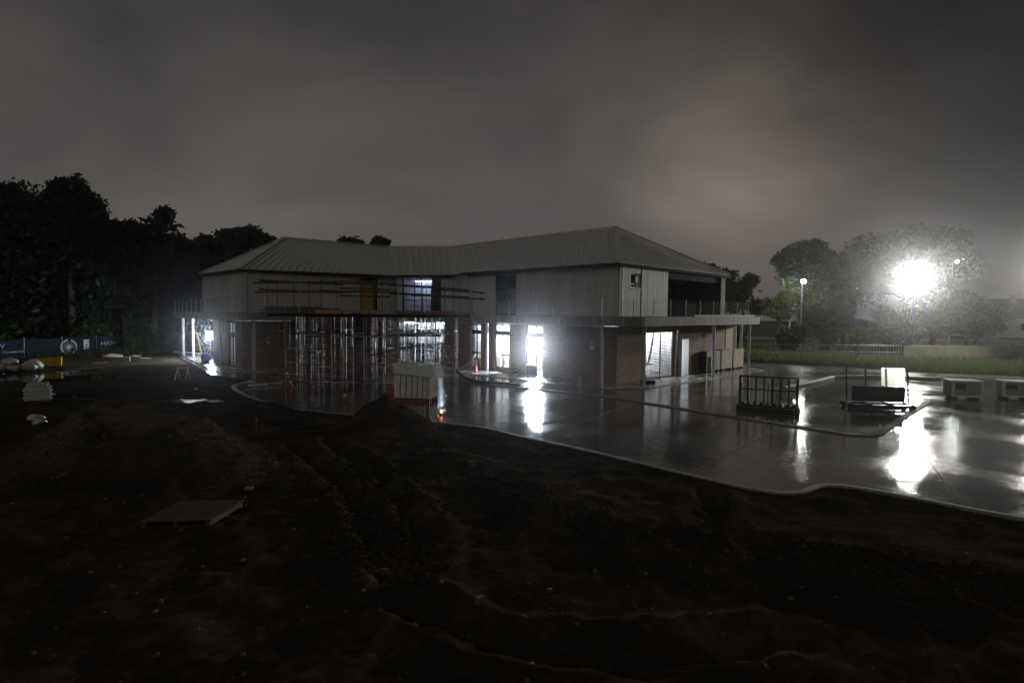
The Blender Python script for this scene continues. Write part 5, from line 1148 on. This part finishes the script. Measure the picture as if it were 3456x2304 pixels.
# ================================================================== trees
def leaf_cloud(blobs, n, size, rng, density_core=.35):
    w = np.array([b[3] * b[4] * b[5] for b in blobs]) ** .75; w /= w.sum(); ids = rng.choice(len(blobs), n, p=w); Bq = np.array(blobs)[ids]
    dirs = rng.standard_normal((n, 3)); dirs /= np.linalg.norm(dirs, axis=1, keepdims=True)
    rr = rng.random(n) ** density_core; lump = 1 + .16 * np.sin(dirs[:, 0] * 5 + ids) + .14 * np.sin(dirs[:, 2] * 6 + dirs[:, 1] * 4 + ids * 2)
    c = Bq[:, :3] + dirs * Bq[:, 3:6] * (rr * lump)[:, None]
    # clumps: pull leaves towards twig tips so that gaps open between them
    tips = c[rng.integers(0, n, max(n // 26, 8))]; near = tips[rng.integers(0, len(tips), n)]
    # nearest of a few random tips
    best = np.full(n, 1e9)
    for _ in range(14):
        cand = tips[rng.integers(0, len(tips), n)]; dd = ((cand - c) ** 2).sum(1); m = dd < best; near = np.where(m[:, None], cand, near); best = np.where(m, dd, best)
    c = c + (near - c) * np.clip(.62 * rng.random(n), 0, 1)[:, None]
    a = rng.standard_normal((n, 3)); a /= np.linalg.norm(a, axis=1, keepdims=True); b = np.cross(a, rng.standard_normal((n, 3))); b /= np.linalg.norm(b, axis=1, keepdims=True)
    s = size * (.55 + .9 * rng.random(n))[:, None]
    v = np.stack([c - a * s, c + b * s * .42, c + a * s, c - b * s * .42], 1).reshape(-1, 3)
    return v, np.arange(4 * n).reshape(n, 4)
def tree(name, label, x, y, trunk_h, blobs, n, size, mleaf='leafdark', mbark='bark', tr=.25, seed=0, group=None, cat='tree', z=0.0):
    rng = np.random.default_rng(seed); t = thing(name, label, cat, (x, y, z), group)
    bl = [(x + b[0], y + b[1], z + b[2], b[3], b[4], b[5]) for b in blobs]
    v, f = leaf_cloud(bl, n, size, rng); v = v - np.array([x, y, z]); v[:, 2] = np.maximum(v[:, 2], .02)
    link('crown', np_mesh('crown', v, f), M[mleaf], t)
    if trunk_h > 0:
        lean = (rng.random(2) - .5) * .8; top = Vector((x + lean[0], y + lean[1], z + trunk_h))
        tk = MB().tube([(x, y, z - .2), (x + lean[0] * .2, y + lean[1] * .2, z + trunk_h * .35), (x + lean[0] * .6, y + lean[1] * .6, z + trunk_h * .7), top], [tr * 1.25, tr, tr * .85, tr * .6], 10).build('trunk', M[mbark], t, smooth=True)
        for b in bl[:9]:
            e = Vector((b[0], b[1], b[2])); st = Vector((x + lean[0] * .6, y + lean[1] * .6, z + trunk_h * rng.uniform(.6, .95))); md = st.lerp(e, .5) + Vector((0, 0, -.1 * (e - st).length))
            MB().tube([st, md, e], [tr * .5, tr * .34, tr * .12], 6).build('limb', M[mbark], t, smooth=True)
    return t
def crown(w, h0, h1, k, seed, flat_=.75):
    r = random.Random(seed); out = []
    for i in range(k):
        a = r.uniform(0, 6.3); q = r.random() ** .6 * w * .72; zc = h0 + (h1 - h0) * (.25 + .65 * r.random()) - .25 * (h1 - h0) * (q / w) ** 2
        s = w * r.uniform(.26, .46); zc = min(zc, h1 - s * flat_ * .9); out.append((q * math.cos(a), q * math.sin(a), zc, s, s, s * flat_))
    return out
G_L = 'dark trees along the left boundary'
tree('gum_tree', 'tall dark gum tree with an open plumed crown above the left wood', -35.2, 46.5, 8.5, [(-.7, 0, 12.6, 1.0, 1, 1.5), (.5, .3, 12.9, 1.0, 1, 1.2), (-1.4, -.2, 11.4, 1.1, 1, 1.1), (1.4, .3, 11.6, 1.2, 1, 1.4), (.2, 0, 11.0, 1.7, 1.3, 1.3), (1.9, 0, 10.4, 1, 1, 1.2), (-.6, 0, 9.8, 2.0, 1.6, 1.2)], 14725, .27, seed=3, group=G_L)
tree('gum_tree', 'dark rounded tree cut off by the left edge of the picture', -44.2, 50.5, 8, crown(4.6, 3, 15.0, 22, 5), 17050, .29, seed=4, group=G_L)
tree('gum_tree', 'dark tree between the plumed gum and the left edge', -40.0, 48.5, 7, crown(3.4, 2, 12.6, 18, 6), 13950, .29, seed=5, group=G_L)
tree('gum_tree', 'dark tree just right of the plumed gum tree', -32.2, 48.5, 6.5, crown(3.4, 2, 11.6, 18, 7), 13950, .29, seed=6, group=G_L)
tree('gum_tree', 'dark tree with a peaked crown in the middle of the left wood', -30.2, 49, 7, crown(3.0, 3, 13.0, 20, 8), 14725, .28, seed=7, group=G_L)
tree('gum_tree', 'dark tree stepping down towards the left end of the building', -28.3, 51, 6, crown(3.2, 2, 11.6, 18, 9), 13950, .29, seed=8, group=G_L)
tree('gum_tree', 'lower dark tree beside the left roof hip', -27.4, 55, 5, crown(3.3, 2, 10.4, 16, 10), 13175, .29, seed=9, group=G_L)
tree('gum_tree', 'rounded tree with thin branches showing behind the left roof hip', -29.0, 62.5, 8.5, crown(3.6, 7.6, 12.7, 15, 11, .6), 9300, .26, seed=10, group=G_L)
tree('gum_tree', 'round tree crown rising just above the left roof ridge', -21.0, 76, 9, [(b[0], b[1], b[2], b[3] * 1.25, b[4] * 1.25, b[5]) for b in crown(3.3, 7, 14.3, 18, 12, .8)], 12400, .29, seed=11, group=G_L)
tree('gum_tree', 'smaller round tree crown right of the one above the left ridge', -17.6, 76, 9, [(b[0], b[1], b[2], b[3] * 1.25, b[4] * 1.25, b[5]) for b in crown(2.4, 7, 13.9, 15, 13, .8)], 10850, .29, seed=12, group=G_L)
sh_l = ['dense shrub at the far left edge behind the banner', 'dense shrub behind the banner lettering', 'dense shrub behind the round banner emblem', 'dense shrub right of the banner fence', 'dense shrub behind the yard between banner and building', 'dense shrub near the left end of the building', 'dense shrub close behind the left end columns']
for k, (x, y, w, h) in enumerate(((-43, 44, 4.2, 8), (-39.5, 46.5, 3.8, 8.5), (-36, 50, 4, 9), (-33.0, 51.5, 4, 9), (-30.5, 53, 4, 9), (-27.9, 54.5, 3.6, 8), (-30.0, 57.5, 4.5, 8.6))):
    tree('shrub', sh_l[k], x, y, 1.5, [(b[0], b[1], b[2], b[3] * 1.25, b[4] * 1.25, b[5] * 1.3) for b in crown(w * 1.15, 0.2, h * 1.12, 20, 40 + k)], 14725, .3, seed=50 + k, group='shrubs along the left boundary', cat='shrub')
for k, (x, y, lab) in enumerate(((-34.6, 47.5, 'low leafy bush behind the emblem end of the banner'), (-31.2, 48.2, 'low leafy bush at the right end of the banner'), (-38.4, 43.2, 'low leafy bush behind the lettered end of the banner'))):
    tree('bush', lab, x, y, .5, [(b[0], b[1], b[2], b[3] * 1.2, b[4] * 1.2, b[5]) for b in crown(2.0, .1, 3.0, 9, 70 + k)], 2600, .2, 'leaf', seed=80 + k, group='low bushes behind the banner', cat='bush')
G_R = 'trees beyond the right hand fence'
tree('gum_tree', 'tall gum tree behind the smaller street lamp', 33.6, 68, 8.2, [(0, 0, 11.1, 2.0, 2, 1.2), (-2.0, .3, 9.9, 1.6, 1.4, 1.1), (1.6, -.2, 11.2, 1.6, 1.5, 1.3), (2.8, .2, 10.2, 1.3, 1.3, 1.2), (4.6, .3, 9.7, 1.2, 1.2, 1.0), (-.6, .1, 9.3, 2, 1.8, 1.0), (3.8, 0, 8.6, 1.6, 1.5, 1.0), (0, 0, 7.6, 2.6, 2.2, 1.6), (2.6, .3, 7.0, 2.4, 2, 1.6), (5.2, .5, 7.6, 2.0, 1.8, 1.8)], 11500, .28, 'leaf', seed=21, group=G_R)
tree('shade_tree', 'broad dark low-crowned tree below the smaller street lamp', 33.1, 61.5, 2.6, [(b[0], b[1], b[2], b[3] * 1.15, b[4] * 1.1, b[5]) for b in crown(3.5, 1.5, 6.3, 18, 22, .7)], 8500, .26, 'leaf', tr=.42, seed=22, group=G_R)
tree('pale_gum', 'pale-barked gum lit yellow-green left of the smaller street lamp', 30.1, 65.6, 4.6, crown(2.5, 1.8, 7.4, 15, 23, .8), 4200, .22, 'leaflight', 'barkpale', tr=.2, seed=23, group=G_R)
tree('street_tree', 'leafy tree filling the gap left of the flood light', 40.4, 74, 5.0, crown(3.6, 2.5, 10.2, 18, 61, .75), 8000, .28, 'leaf', tr=.28, seed=62, group=G_R)
tree('dark_gum', 'dark tree crown showing over the right roof corner', 27.5, 79, 6.5, crown(3.9, 3, 11.0, 16, 24, .7), 6500, .34, 'leafdark', seed=24, group=G_R)
tree('dark_gum', 'dark tree between the roof corner and the tall gum', 32.5, 82, 6.5, crown(3.6, 3, 10.6, 14, 25, .7), 5500, .34, 'leafdark', seed=25, group=G_R)
tree('fig_tree', 'huge rounded dark tree behind the bright flood lamp', 65.6, 96, 8, [(b[0], b[1], b[2], b[3] * 1.1, b[4], b[5]) for b in crown(10.6, 6.5, 18.6, 26, 26, .6)], 12000, .45, 'leaf', tr=.6, seed=26, group=G_R)
tree('street_tree', 'leafy tree right of the bright flood lamp over the fence', 43.6, 60, 2.4, crown(4.0, 1.6, 7.4, 18, 27, .75), 8500, .24, 'leaf', tr=.34, seed=27, group=G_R)
tree('street_tree', 'smaller leafy tree at the right before the house', 49.5, 62, 2.0, crown(2.9, 1.5, 6.4, 13, 28, .75), 5000, .24, 'leaf', tr=.2, seed=28, group=G_R)
tree('street_tree', 'thin young tree on the verge right of the leafy trees', 51.8, 66, 1.6, crown(1.4, 1.2, 3.6, 8, 29, .8), 1800, .2, 'leaf', tr=.07, seed=29, group=G_R)
for k, (x, y, w, h, lab, ml) in enumerate(((36.2, 62.5, 2.6, 3.6, 'rounded bush between the two lamps beyond the fence', 'leaf'), (33.9, 57, 1.7, 2.5, 'low bush before the bush between the lamps', 'leaflight'), (37.6, 57, 2.3, 3.7, 'bush directly below the bright flood lamp', 'leaf'), (39.8, 62, 2.7, 5.0, 'tall bush right below the bright flood lamp', 'leaf'), (39.6, 72, 3, 6.2, 'light leafy bush left of the bright flood lamp', 'leaflight'), (28.4, 58.5, 2.0, 2.6, 'dark bush beyond the slab corner', 'leafdark'), (24.2, 66, 2.4, 3.2, 'dark bush behind the end columns', 'leafdark'), (62.5, 78, 3.4, 5.6, 'bush before the house at the right', 'leaf'))):
    tree('bush', lab, x, y, .8, [(b[0], b[1], b[2], b[3] * 1.2, b[4] * 1.2, b[5] * 1.1) for b in crown(w, .1, h, 11, 90 + k, .8)], 3000, .2, ml, seed=100 + k, group='bushes beyond the right hand fence', cat='bush')
# tall grass and weeds along the fence and the far edge of the paving
def blades(name, n, fn, hmin, hmax, wdt, m, label):
    rng = RNG; xy_ = np.array([fn() for _ in range(n)]); a = rng.random(n) * 6.283; h = hmin + (hmax - hmin) * rng.random(n) ** 1.6; ln = rng.normal(0, .28, (n, 2)) * h[:, None]
    d = np.stack([np.cos(a), np.sin(a), np.zeros(n)], -1) * wdt * (.6 + .8 * rng.random(n))[:, None]; base = np.concatenate([xy_, np.full((n, 1), -.06)], 1)
    mid = base + np.concatenate([ln * .35, (h * .6)[:, None]], 1); top = base + np.concatenate([ln, h[:, None]], 1)
    v = np.stack([base - d, base + d, mid + d * .7, top, mid - d * .7], 1).reshape(-1, 3); f = np.arange(5 * n).reshape(n, 5)
    o = link(name, np_mesh(name, v, f), M[m]); tag(o, label, None, None, 'stuff')
def f_weeds():
    x = random.uniform(18.5, 54); fr = np.interp(x, [18, 24, 32, 40, 54], [44.5, 40.5, 35.5, 32.5, 31.0]); return (x, random.uniform(fr, 50.0))
blades('tall_grass', 52000, f_weeds, .12, .62, .022, 'weed', 'rank grass and weeds along the wire fence')
blades('lawn_grass', 24000, lambda: (random.uniform(16, 62), random.uniform(50, 82)), .06, .28, .035, 'grassblade', 'rough lawn grass between the fence and the road')
blades('left_grass', 9000, lambda: (lambda t_: (-38 + 9 * t_ + random.gauss(0, 1.2), 42 + 10 * t_ + random.gauss(0, 1.0)))(random.random()), .2, .9, .02, 'grassblade', 'long grass at the foot of the left boundary')

# ================================================================== fence, lamps, street
fn_ = thing('wire_fence', 'wire mesh fence with timber posts and tan shade cloth at the right', 'fence', (34, 47.6, 0))
fpts = [(17.6, 47.9), (21.2, 47.8), (24.8, 47.7), (28.4, 47.6), (32.0, 47.5), (35.4, 47.6), (38.6, 47.9), (41.6, 48.3), (44.5, 49.4), (47.2, 51)]
for k, (x, y) in enumerate(fpts): MB().tube([(x, y, -.2), (x, y, 1.45)], .06 if k < 4 else .08, 8).build('post', M['bark'], fn_)
for (x0, y0), (x1, y1) in zip(fpts, fpts[1:]):
    for z in (.15, .65, 1.2): MB().tube([(x0, y0 - .06, z), (x1, y1 - .06, z)], .008, 4).build('wire', M['galv'], fn_)
    mb = MB(); L = math.hypot(x1 - x0, y1 - y0); N = int(L / .22)
    for k in range(N): q = (k + .5) / N; mb.bar((x0 + (x1 - x0) * q, y0 + (y1 - y0) * q - .06, .05), (x0 + (x1 - x0) * q, y0 + (y1 - y0) * q - .06, 1.2), .007, .007)
    o = mb.build('mesh_wires', M['galv'], fn_); o['kind'] = 'stuff'
for k in range(4, 8):
    (x0, y0), (x1, y1) = fpts[k], fpts[k + 1]; mb = MB(); N = 12; vv = []
    for i in range(N + 1):
        q = i / N
        for z in (.02, .6, 1.22 - .04 * math.sin(q * math.pi)): vv.append((x0 + (x1 - x0) * q, y0 + (y1 - y0) * q - .12 - .03 * math.sin(i * 1.3 + z), z))
    mb.add(vv, [(i * 3 + j, (i + 1) * 3 + j, (i + 1) * 3 + j + 1, i * 3 + j + 1) for i in range(N) for j in range(2)]); o = mb.build('shade_cloth', M['shade'], fn_); o.modifiers.new('cloth', 'SOLIDIFY').thickness = .006
def globe(c, r, n=16, k=10):
    mb = MB(); vv = [(c[0] + r * math.sin(math.pi * j / k) * math.cos(2 * math.pi * i / n), c[1] + r * math.sin(math.pi * j / k) * math.sin(2 * math.pi * i / n), c[2] + r * math.cos(math.pi * j / k)) for j in range(k + 1) for i in range(n)]
    return mb.add(vv, [(j * n + i, (j + 1) * n + i, (j + 1) * n + (i + 1) % n, j * n + (i + 1) % n) for j in range(k) for i in range(n)])
def street_lamp(label, x, y, h, r, m, arm=(0, 0), power=1000):
    t = thing('street_lamp', label, 'street lamp', (x, y, 0), 'lit lamps beyond the fence'); hx, hy = x + arm[0], y + arm[1]
    MB().tube([(x, y, -.3), (x, y, h * .5), (x, y, h - .1)], [.10, .085, .06], 10).build('pole', M['galv'], t); MB().tube([(x, y, 0), (x, y, .5)], .14, 10).build('base', M['galv'], t)
    if arm != (0, 0): MB().tube([(x, y, h - .15), (hx, hy, h + r + .06)], .045, 8).build('arm', M['galv'], t)
    MB().tube([(hx, hy, h + r * .86), (hx, hy, h + r * 1.1), (hx, hy, h + r * 1.2)], [r * .75, r * .6, r * .1], 14).build('hood', M['darkframe'], t)
    globe((hx, hy, h), r).build('luminous_globe', M[m], t, smooth=True)
    lamp_light('lamp_glow', 'POINT', t, (hx, hy, h), power, (1.0, 0.98, 0.92), radius=r * 1.05)
def flood_mast(label, x, y, h, face, n=3, sz=.82, m='lampwhite', power=4200):
    t = thing('flood_mast', label, 'flood light', (x, y, 0), 'flood masts beyond the fence'); f = Vector((*face, 0)).normalized(); r = Vector((-f.y, f.x, 0))
    MB().tube([(x, y, -.3), (x, y, h * .5), (x, y, h + .9)], [.10, .085, .06], 10).build('pole', M['darkframe'], t); MB().tube([(x, y, 0), (x, y, .6)], .2, 10).build('base', M['galv'], t)
    dn = (f * .96 - Vector((0, 0, .28))).normalized(); up = r.cross(dn) * -1
    if up.z < 0: up = -up
    c = Vector((x, y, h)) + f * .42; w_, h_ = sz * 1.85, sz * 1.35
    def ring(k, dd): return [c + dn * dd + (r * w_ * math.cos(2 * math.pi * q / 32) + up * h_ * math.sin(2 * math.pi * q / 32)) * k for q in range(32)]
    R_ = [ring(.25, -.34), ring(.8, -.2), ring(1.02, .0)]
    mb = MB(); mb.add(sum(R_, []), [(j * 32 + q, j * 32 + (q + 1) % 32, (j + 1) * 32 + (q + 1) % 32, (j + 1) * 32 + q) for j in range(2) for q in range(32)] + [tuple(range(32))[::-1], tuple(range(64, 96))])
    hs_ = mb.build('lamp_head', M['darkframe'], t)
    K_ = 10; vv = sum([ring(max(.97 * q / K_, .002), .012) for q in range(K_ + 1)], [])
    g = MB().add(vv, [(a_ * 32 + q, a_ * 32 + (q + 1) % 32, (a_ + 1) * 32 + (q + 1) % 32, (a_ + 1) * 32 + q) for a_ in range(K_) for q in range(32)]).build('lamp_face', M['dish'], hs_)
    g.data.attributes.new('dish_radius', 'FLOAT', 'POINT').data.foreach_set('value', np.repeat(np.arange(K_ + 1) / K_, 32).astype(np.float32))
    if g.data.polygons[40].normal.dot(dn) < 0: g.data.flip_normals()
    lamp_light('flood_beam', 'AREA', t, c + dn * .03, power, (1.0, 0.98, 0.90), (2 * w_ * .97, 2 * h_ * .97), dn, shape='ELLIPSE')
    MB().bar(c - dn * .3, Vector((x, y, h)), .12, .12).build('bracket', M['galv'], t)
flood_mast('dazzling white oval flood light on a mast beyond the fence', 34.7, 50.4, 6.7, (-.6, -.8), 3, .5)
street_lamp('smaller bright street lamp in front of the gum trees', 29.8, 60, 7.06, .26, 'lamp2', (0, -.3), 5200)
street_lamp('street lamp mostly hidden behind the broad dark tree', 32.0, 67.0, 5.2, .16, 'lampfar2', (-.3, -.3), 8000)
street_lamp('faint far street lamp between the two bright lamps', 44.7, 76.5, 7.1, .19, 'lampfar2', (0, -.5), 6000)
street_lamp('far street lamp high up right of the flood lamp', 61.0, 81, 11.2, .24, 'lampfar3', (.6, 0), 12000)
flood_mast('second flood light just past the right edge of the view', 41.6, 44.5, 6.9, (-.70, -.71), 2, .35, power=1900)
# white gate board, house, car
t = thing('white_gate', 'small white boarded gate on the far verge at the right', 'gate', (79.4, 97, 0))
for k in range(9): MB().box((77.9 + k * .36, 97, .82), (.33, .04, 1.45)).build('board', M['whitepaint'], t)
for x in (77.65, 81.1): MB().box((x, 97.02, .85), (.14, .14, 1.75)).build('post', M['whitepaint'], t)
hs = thing('house', 'dark gabled house with a white corner at the right edge', 'house', (94, 106, 0))
MB().prism([(84.5, 104), (104, 104), (104, 114), (84.5, 114)], -.1, 4.2).build('wall', M['beige'], hs)
mb = MB(); mb.add([(83.3, 103, 4.1), (105, 103, 4.1), (105, 115, 4.1), (83.3, 115, 4.1), (88, 109, 7.0), (102, 109, 7.0)], [(0, 1, 5, 4), (1, 2, 5), (2, 3, 4, 5), (3, 0, 4), (0, 3, 2, 1)]); rf = mb.build('roof', M['tile'], hs); MB().box((92, 107, 6.9), (.7, .7, 1.6)).build('chimney', M['brick'], rf)
MB().prism([(86.8, 100.2), (92.5, 100.2), (92.5, 103.98), (86.8, 103.98)], -.1, 3.3).build('porch', M['whitepaint'], hs)
for x in (88.2, 95.5, 99): w_ = MB().box((x, 103.96 if x > 93 else 100.16, 1.9), (1.2, .1, 1.3)).build('window', M['whitepaint'], hs); MB().box((x, 103.9 if x > 93 else 100.1, 1.9), (1.02, .06, 1.12)).build('pane', M['glass_dark'], w_)
ca = thing('parked_car', 'white hatchback car parked at the far right edge of the street', 'car', (87.4, 95.4, .02))
X0, Y0 = 87.4, 95.4
side = [(-2.05, .28), (-2.1, .62), (-1.98, .82), (-1.15, .93), (-.45, 1.36), (.9, 1.42), (1.75, 1.05), (2.05, .95), (2.1, .45), (2.0, .28)]
mb = MB(); vv = []
for yy_, k in ((-.86, .93), (-.88, 1), (.88, 1), (.86, .93)):
    for a, z in side: vv.append((X0 + a, Y0 + yy_ * (1 - .16 * max(0, (z - .95) / .5)), .02 + (z if k == 1 or z < .95 else z - .01)))
n = len(side); mb.add(vv, [(j * n + i, j * n + (i + 1) % n, (j + 1) * n + (i + 1) % n, (j + 1) * n + i) for j in range(3) for i in range(n)] + [tuple(range(n))[::-1], tuple(3 * n + i for i in range(n))]); mb.build('body', M['carpaint'], ca, bevel=.04)
for a in (-1.3, 1.32):
    for b in (-.8, .8):
        w_ = MB().tube([(X0 + a, Y0 + b - .1, .33), (X0 + a, Y0 + b + .1, .33)], .31, 20).build('wheel', M['black'], ca); MB().tube([(X0 + a, Y0 + b - .112, .33), (X0 + a, Y0 + b + .112, .33)], .19, 16).build('rim', M['galv'], w_)
for s_ in (-1, 1):
    MB().add([(X0 - .98, Y0 + s_ * .873, .98), (X0 - .42, Y0 + s_ * .80, 1.30), (X0 + .2, Y0 + s_ * .80, 1.34), (X0 + .2, Y0 + s_ * .873, .98)], [(0, 1, 2, 3)]).build('side_window', M['glass_dark'], ca); MB().add([(X0 + .28, Y0 + s_ * .873, .98), (X0 + .28, Y0 + s_ * .80, 1.34), (X0 + .85, Y0 + s_ * .80, 1.34), (X0 + 1.5, Y0 + s_ * .87, 1.0)], [(0, 1, 2, 3)]).build('side_window', M['glass_dark'], ca)
    MB().box((X0 - 2.06, Y0 + s_ * .6, .70), (.08, .32, .14)).build('headlight', M['whitepaint'], ca)
t = thing('timber_stakes', 'pair of thin timber stakes standing past the fence end at the right', 'stakes', (46.0, 47.0, 0))
for x in (45.4, 46.6): MB().bar((x, 47, -.2), (x, 47, 1.9 if x > 46 else 1.5), .07, .07).build('stake', M['timber'], t)
# ================================================================== misty air
hz = MB().box((0, 20, 9.2), (1000, 1000, 21.6)).build('haze', None)
m = bpy.data.materials.new('haze'); m.use_nodes = True; m.node_tree.nodes.clear()
vo = m.node_tree.nodes.new('ShaderNodeVolumePrincipled'); vo.inputs['Color'].default_value = (.95, .96, 1, 1); vo.inputs['Density'].default_value = 0.0008; vo.inputs['Anisotropy'].default_value = 0.95
mo = m.node_tree.nodes.new('ShaderNodeOutputMaterial'); m.node_tree.links.new(vo.outputs[0], mo.inputs['Volume'])
m.cycles.volume_sampling = 'EQUIANGULAR'
hz.data.materials.append(m); tag(hz, 'thin misty night air glowing around the lamps', None, None, 'stuff')
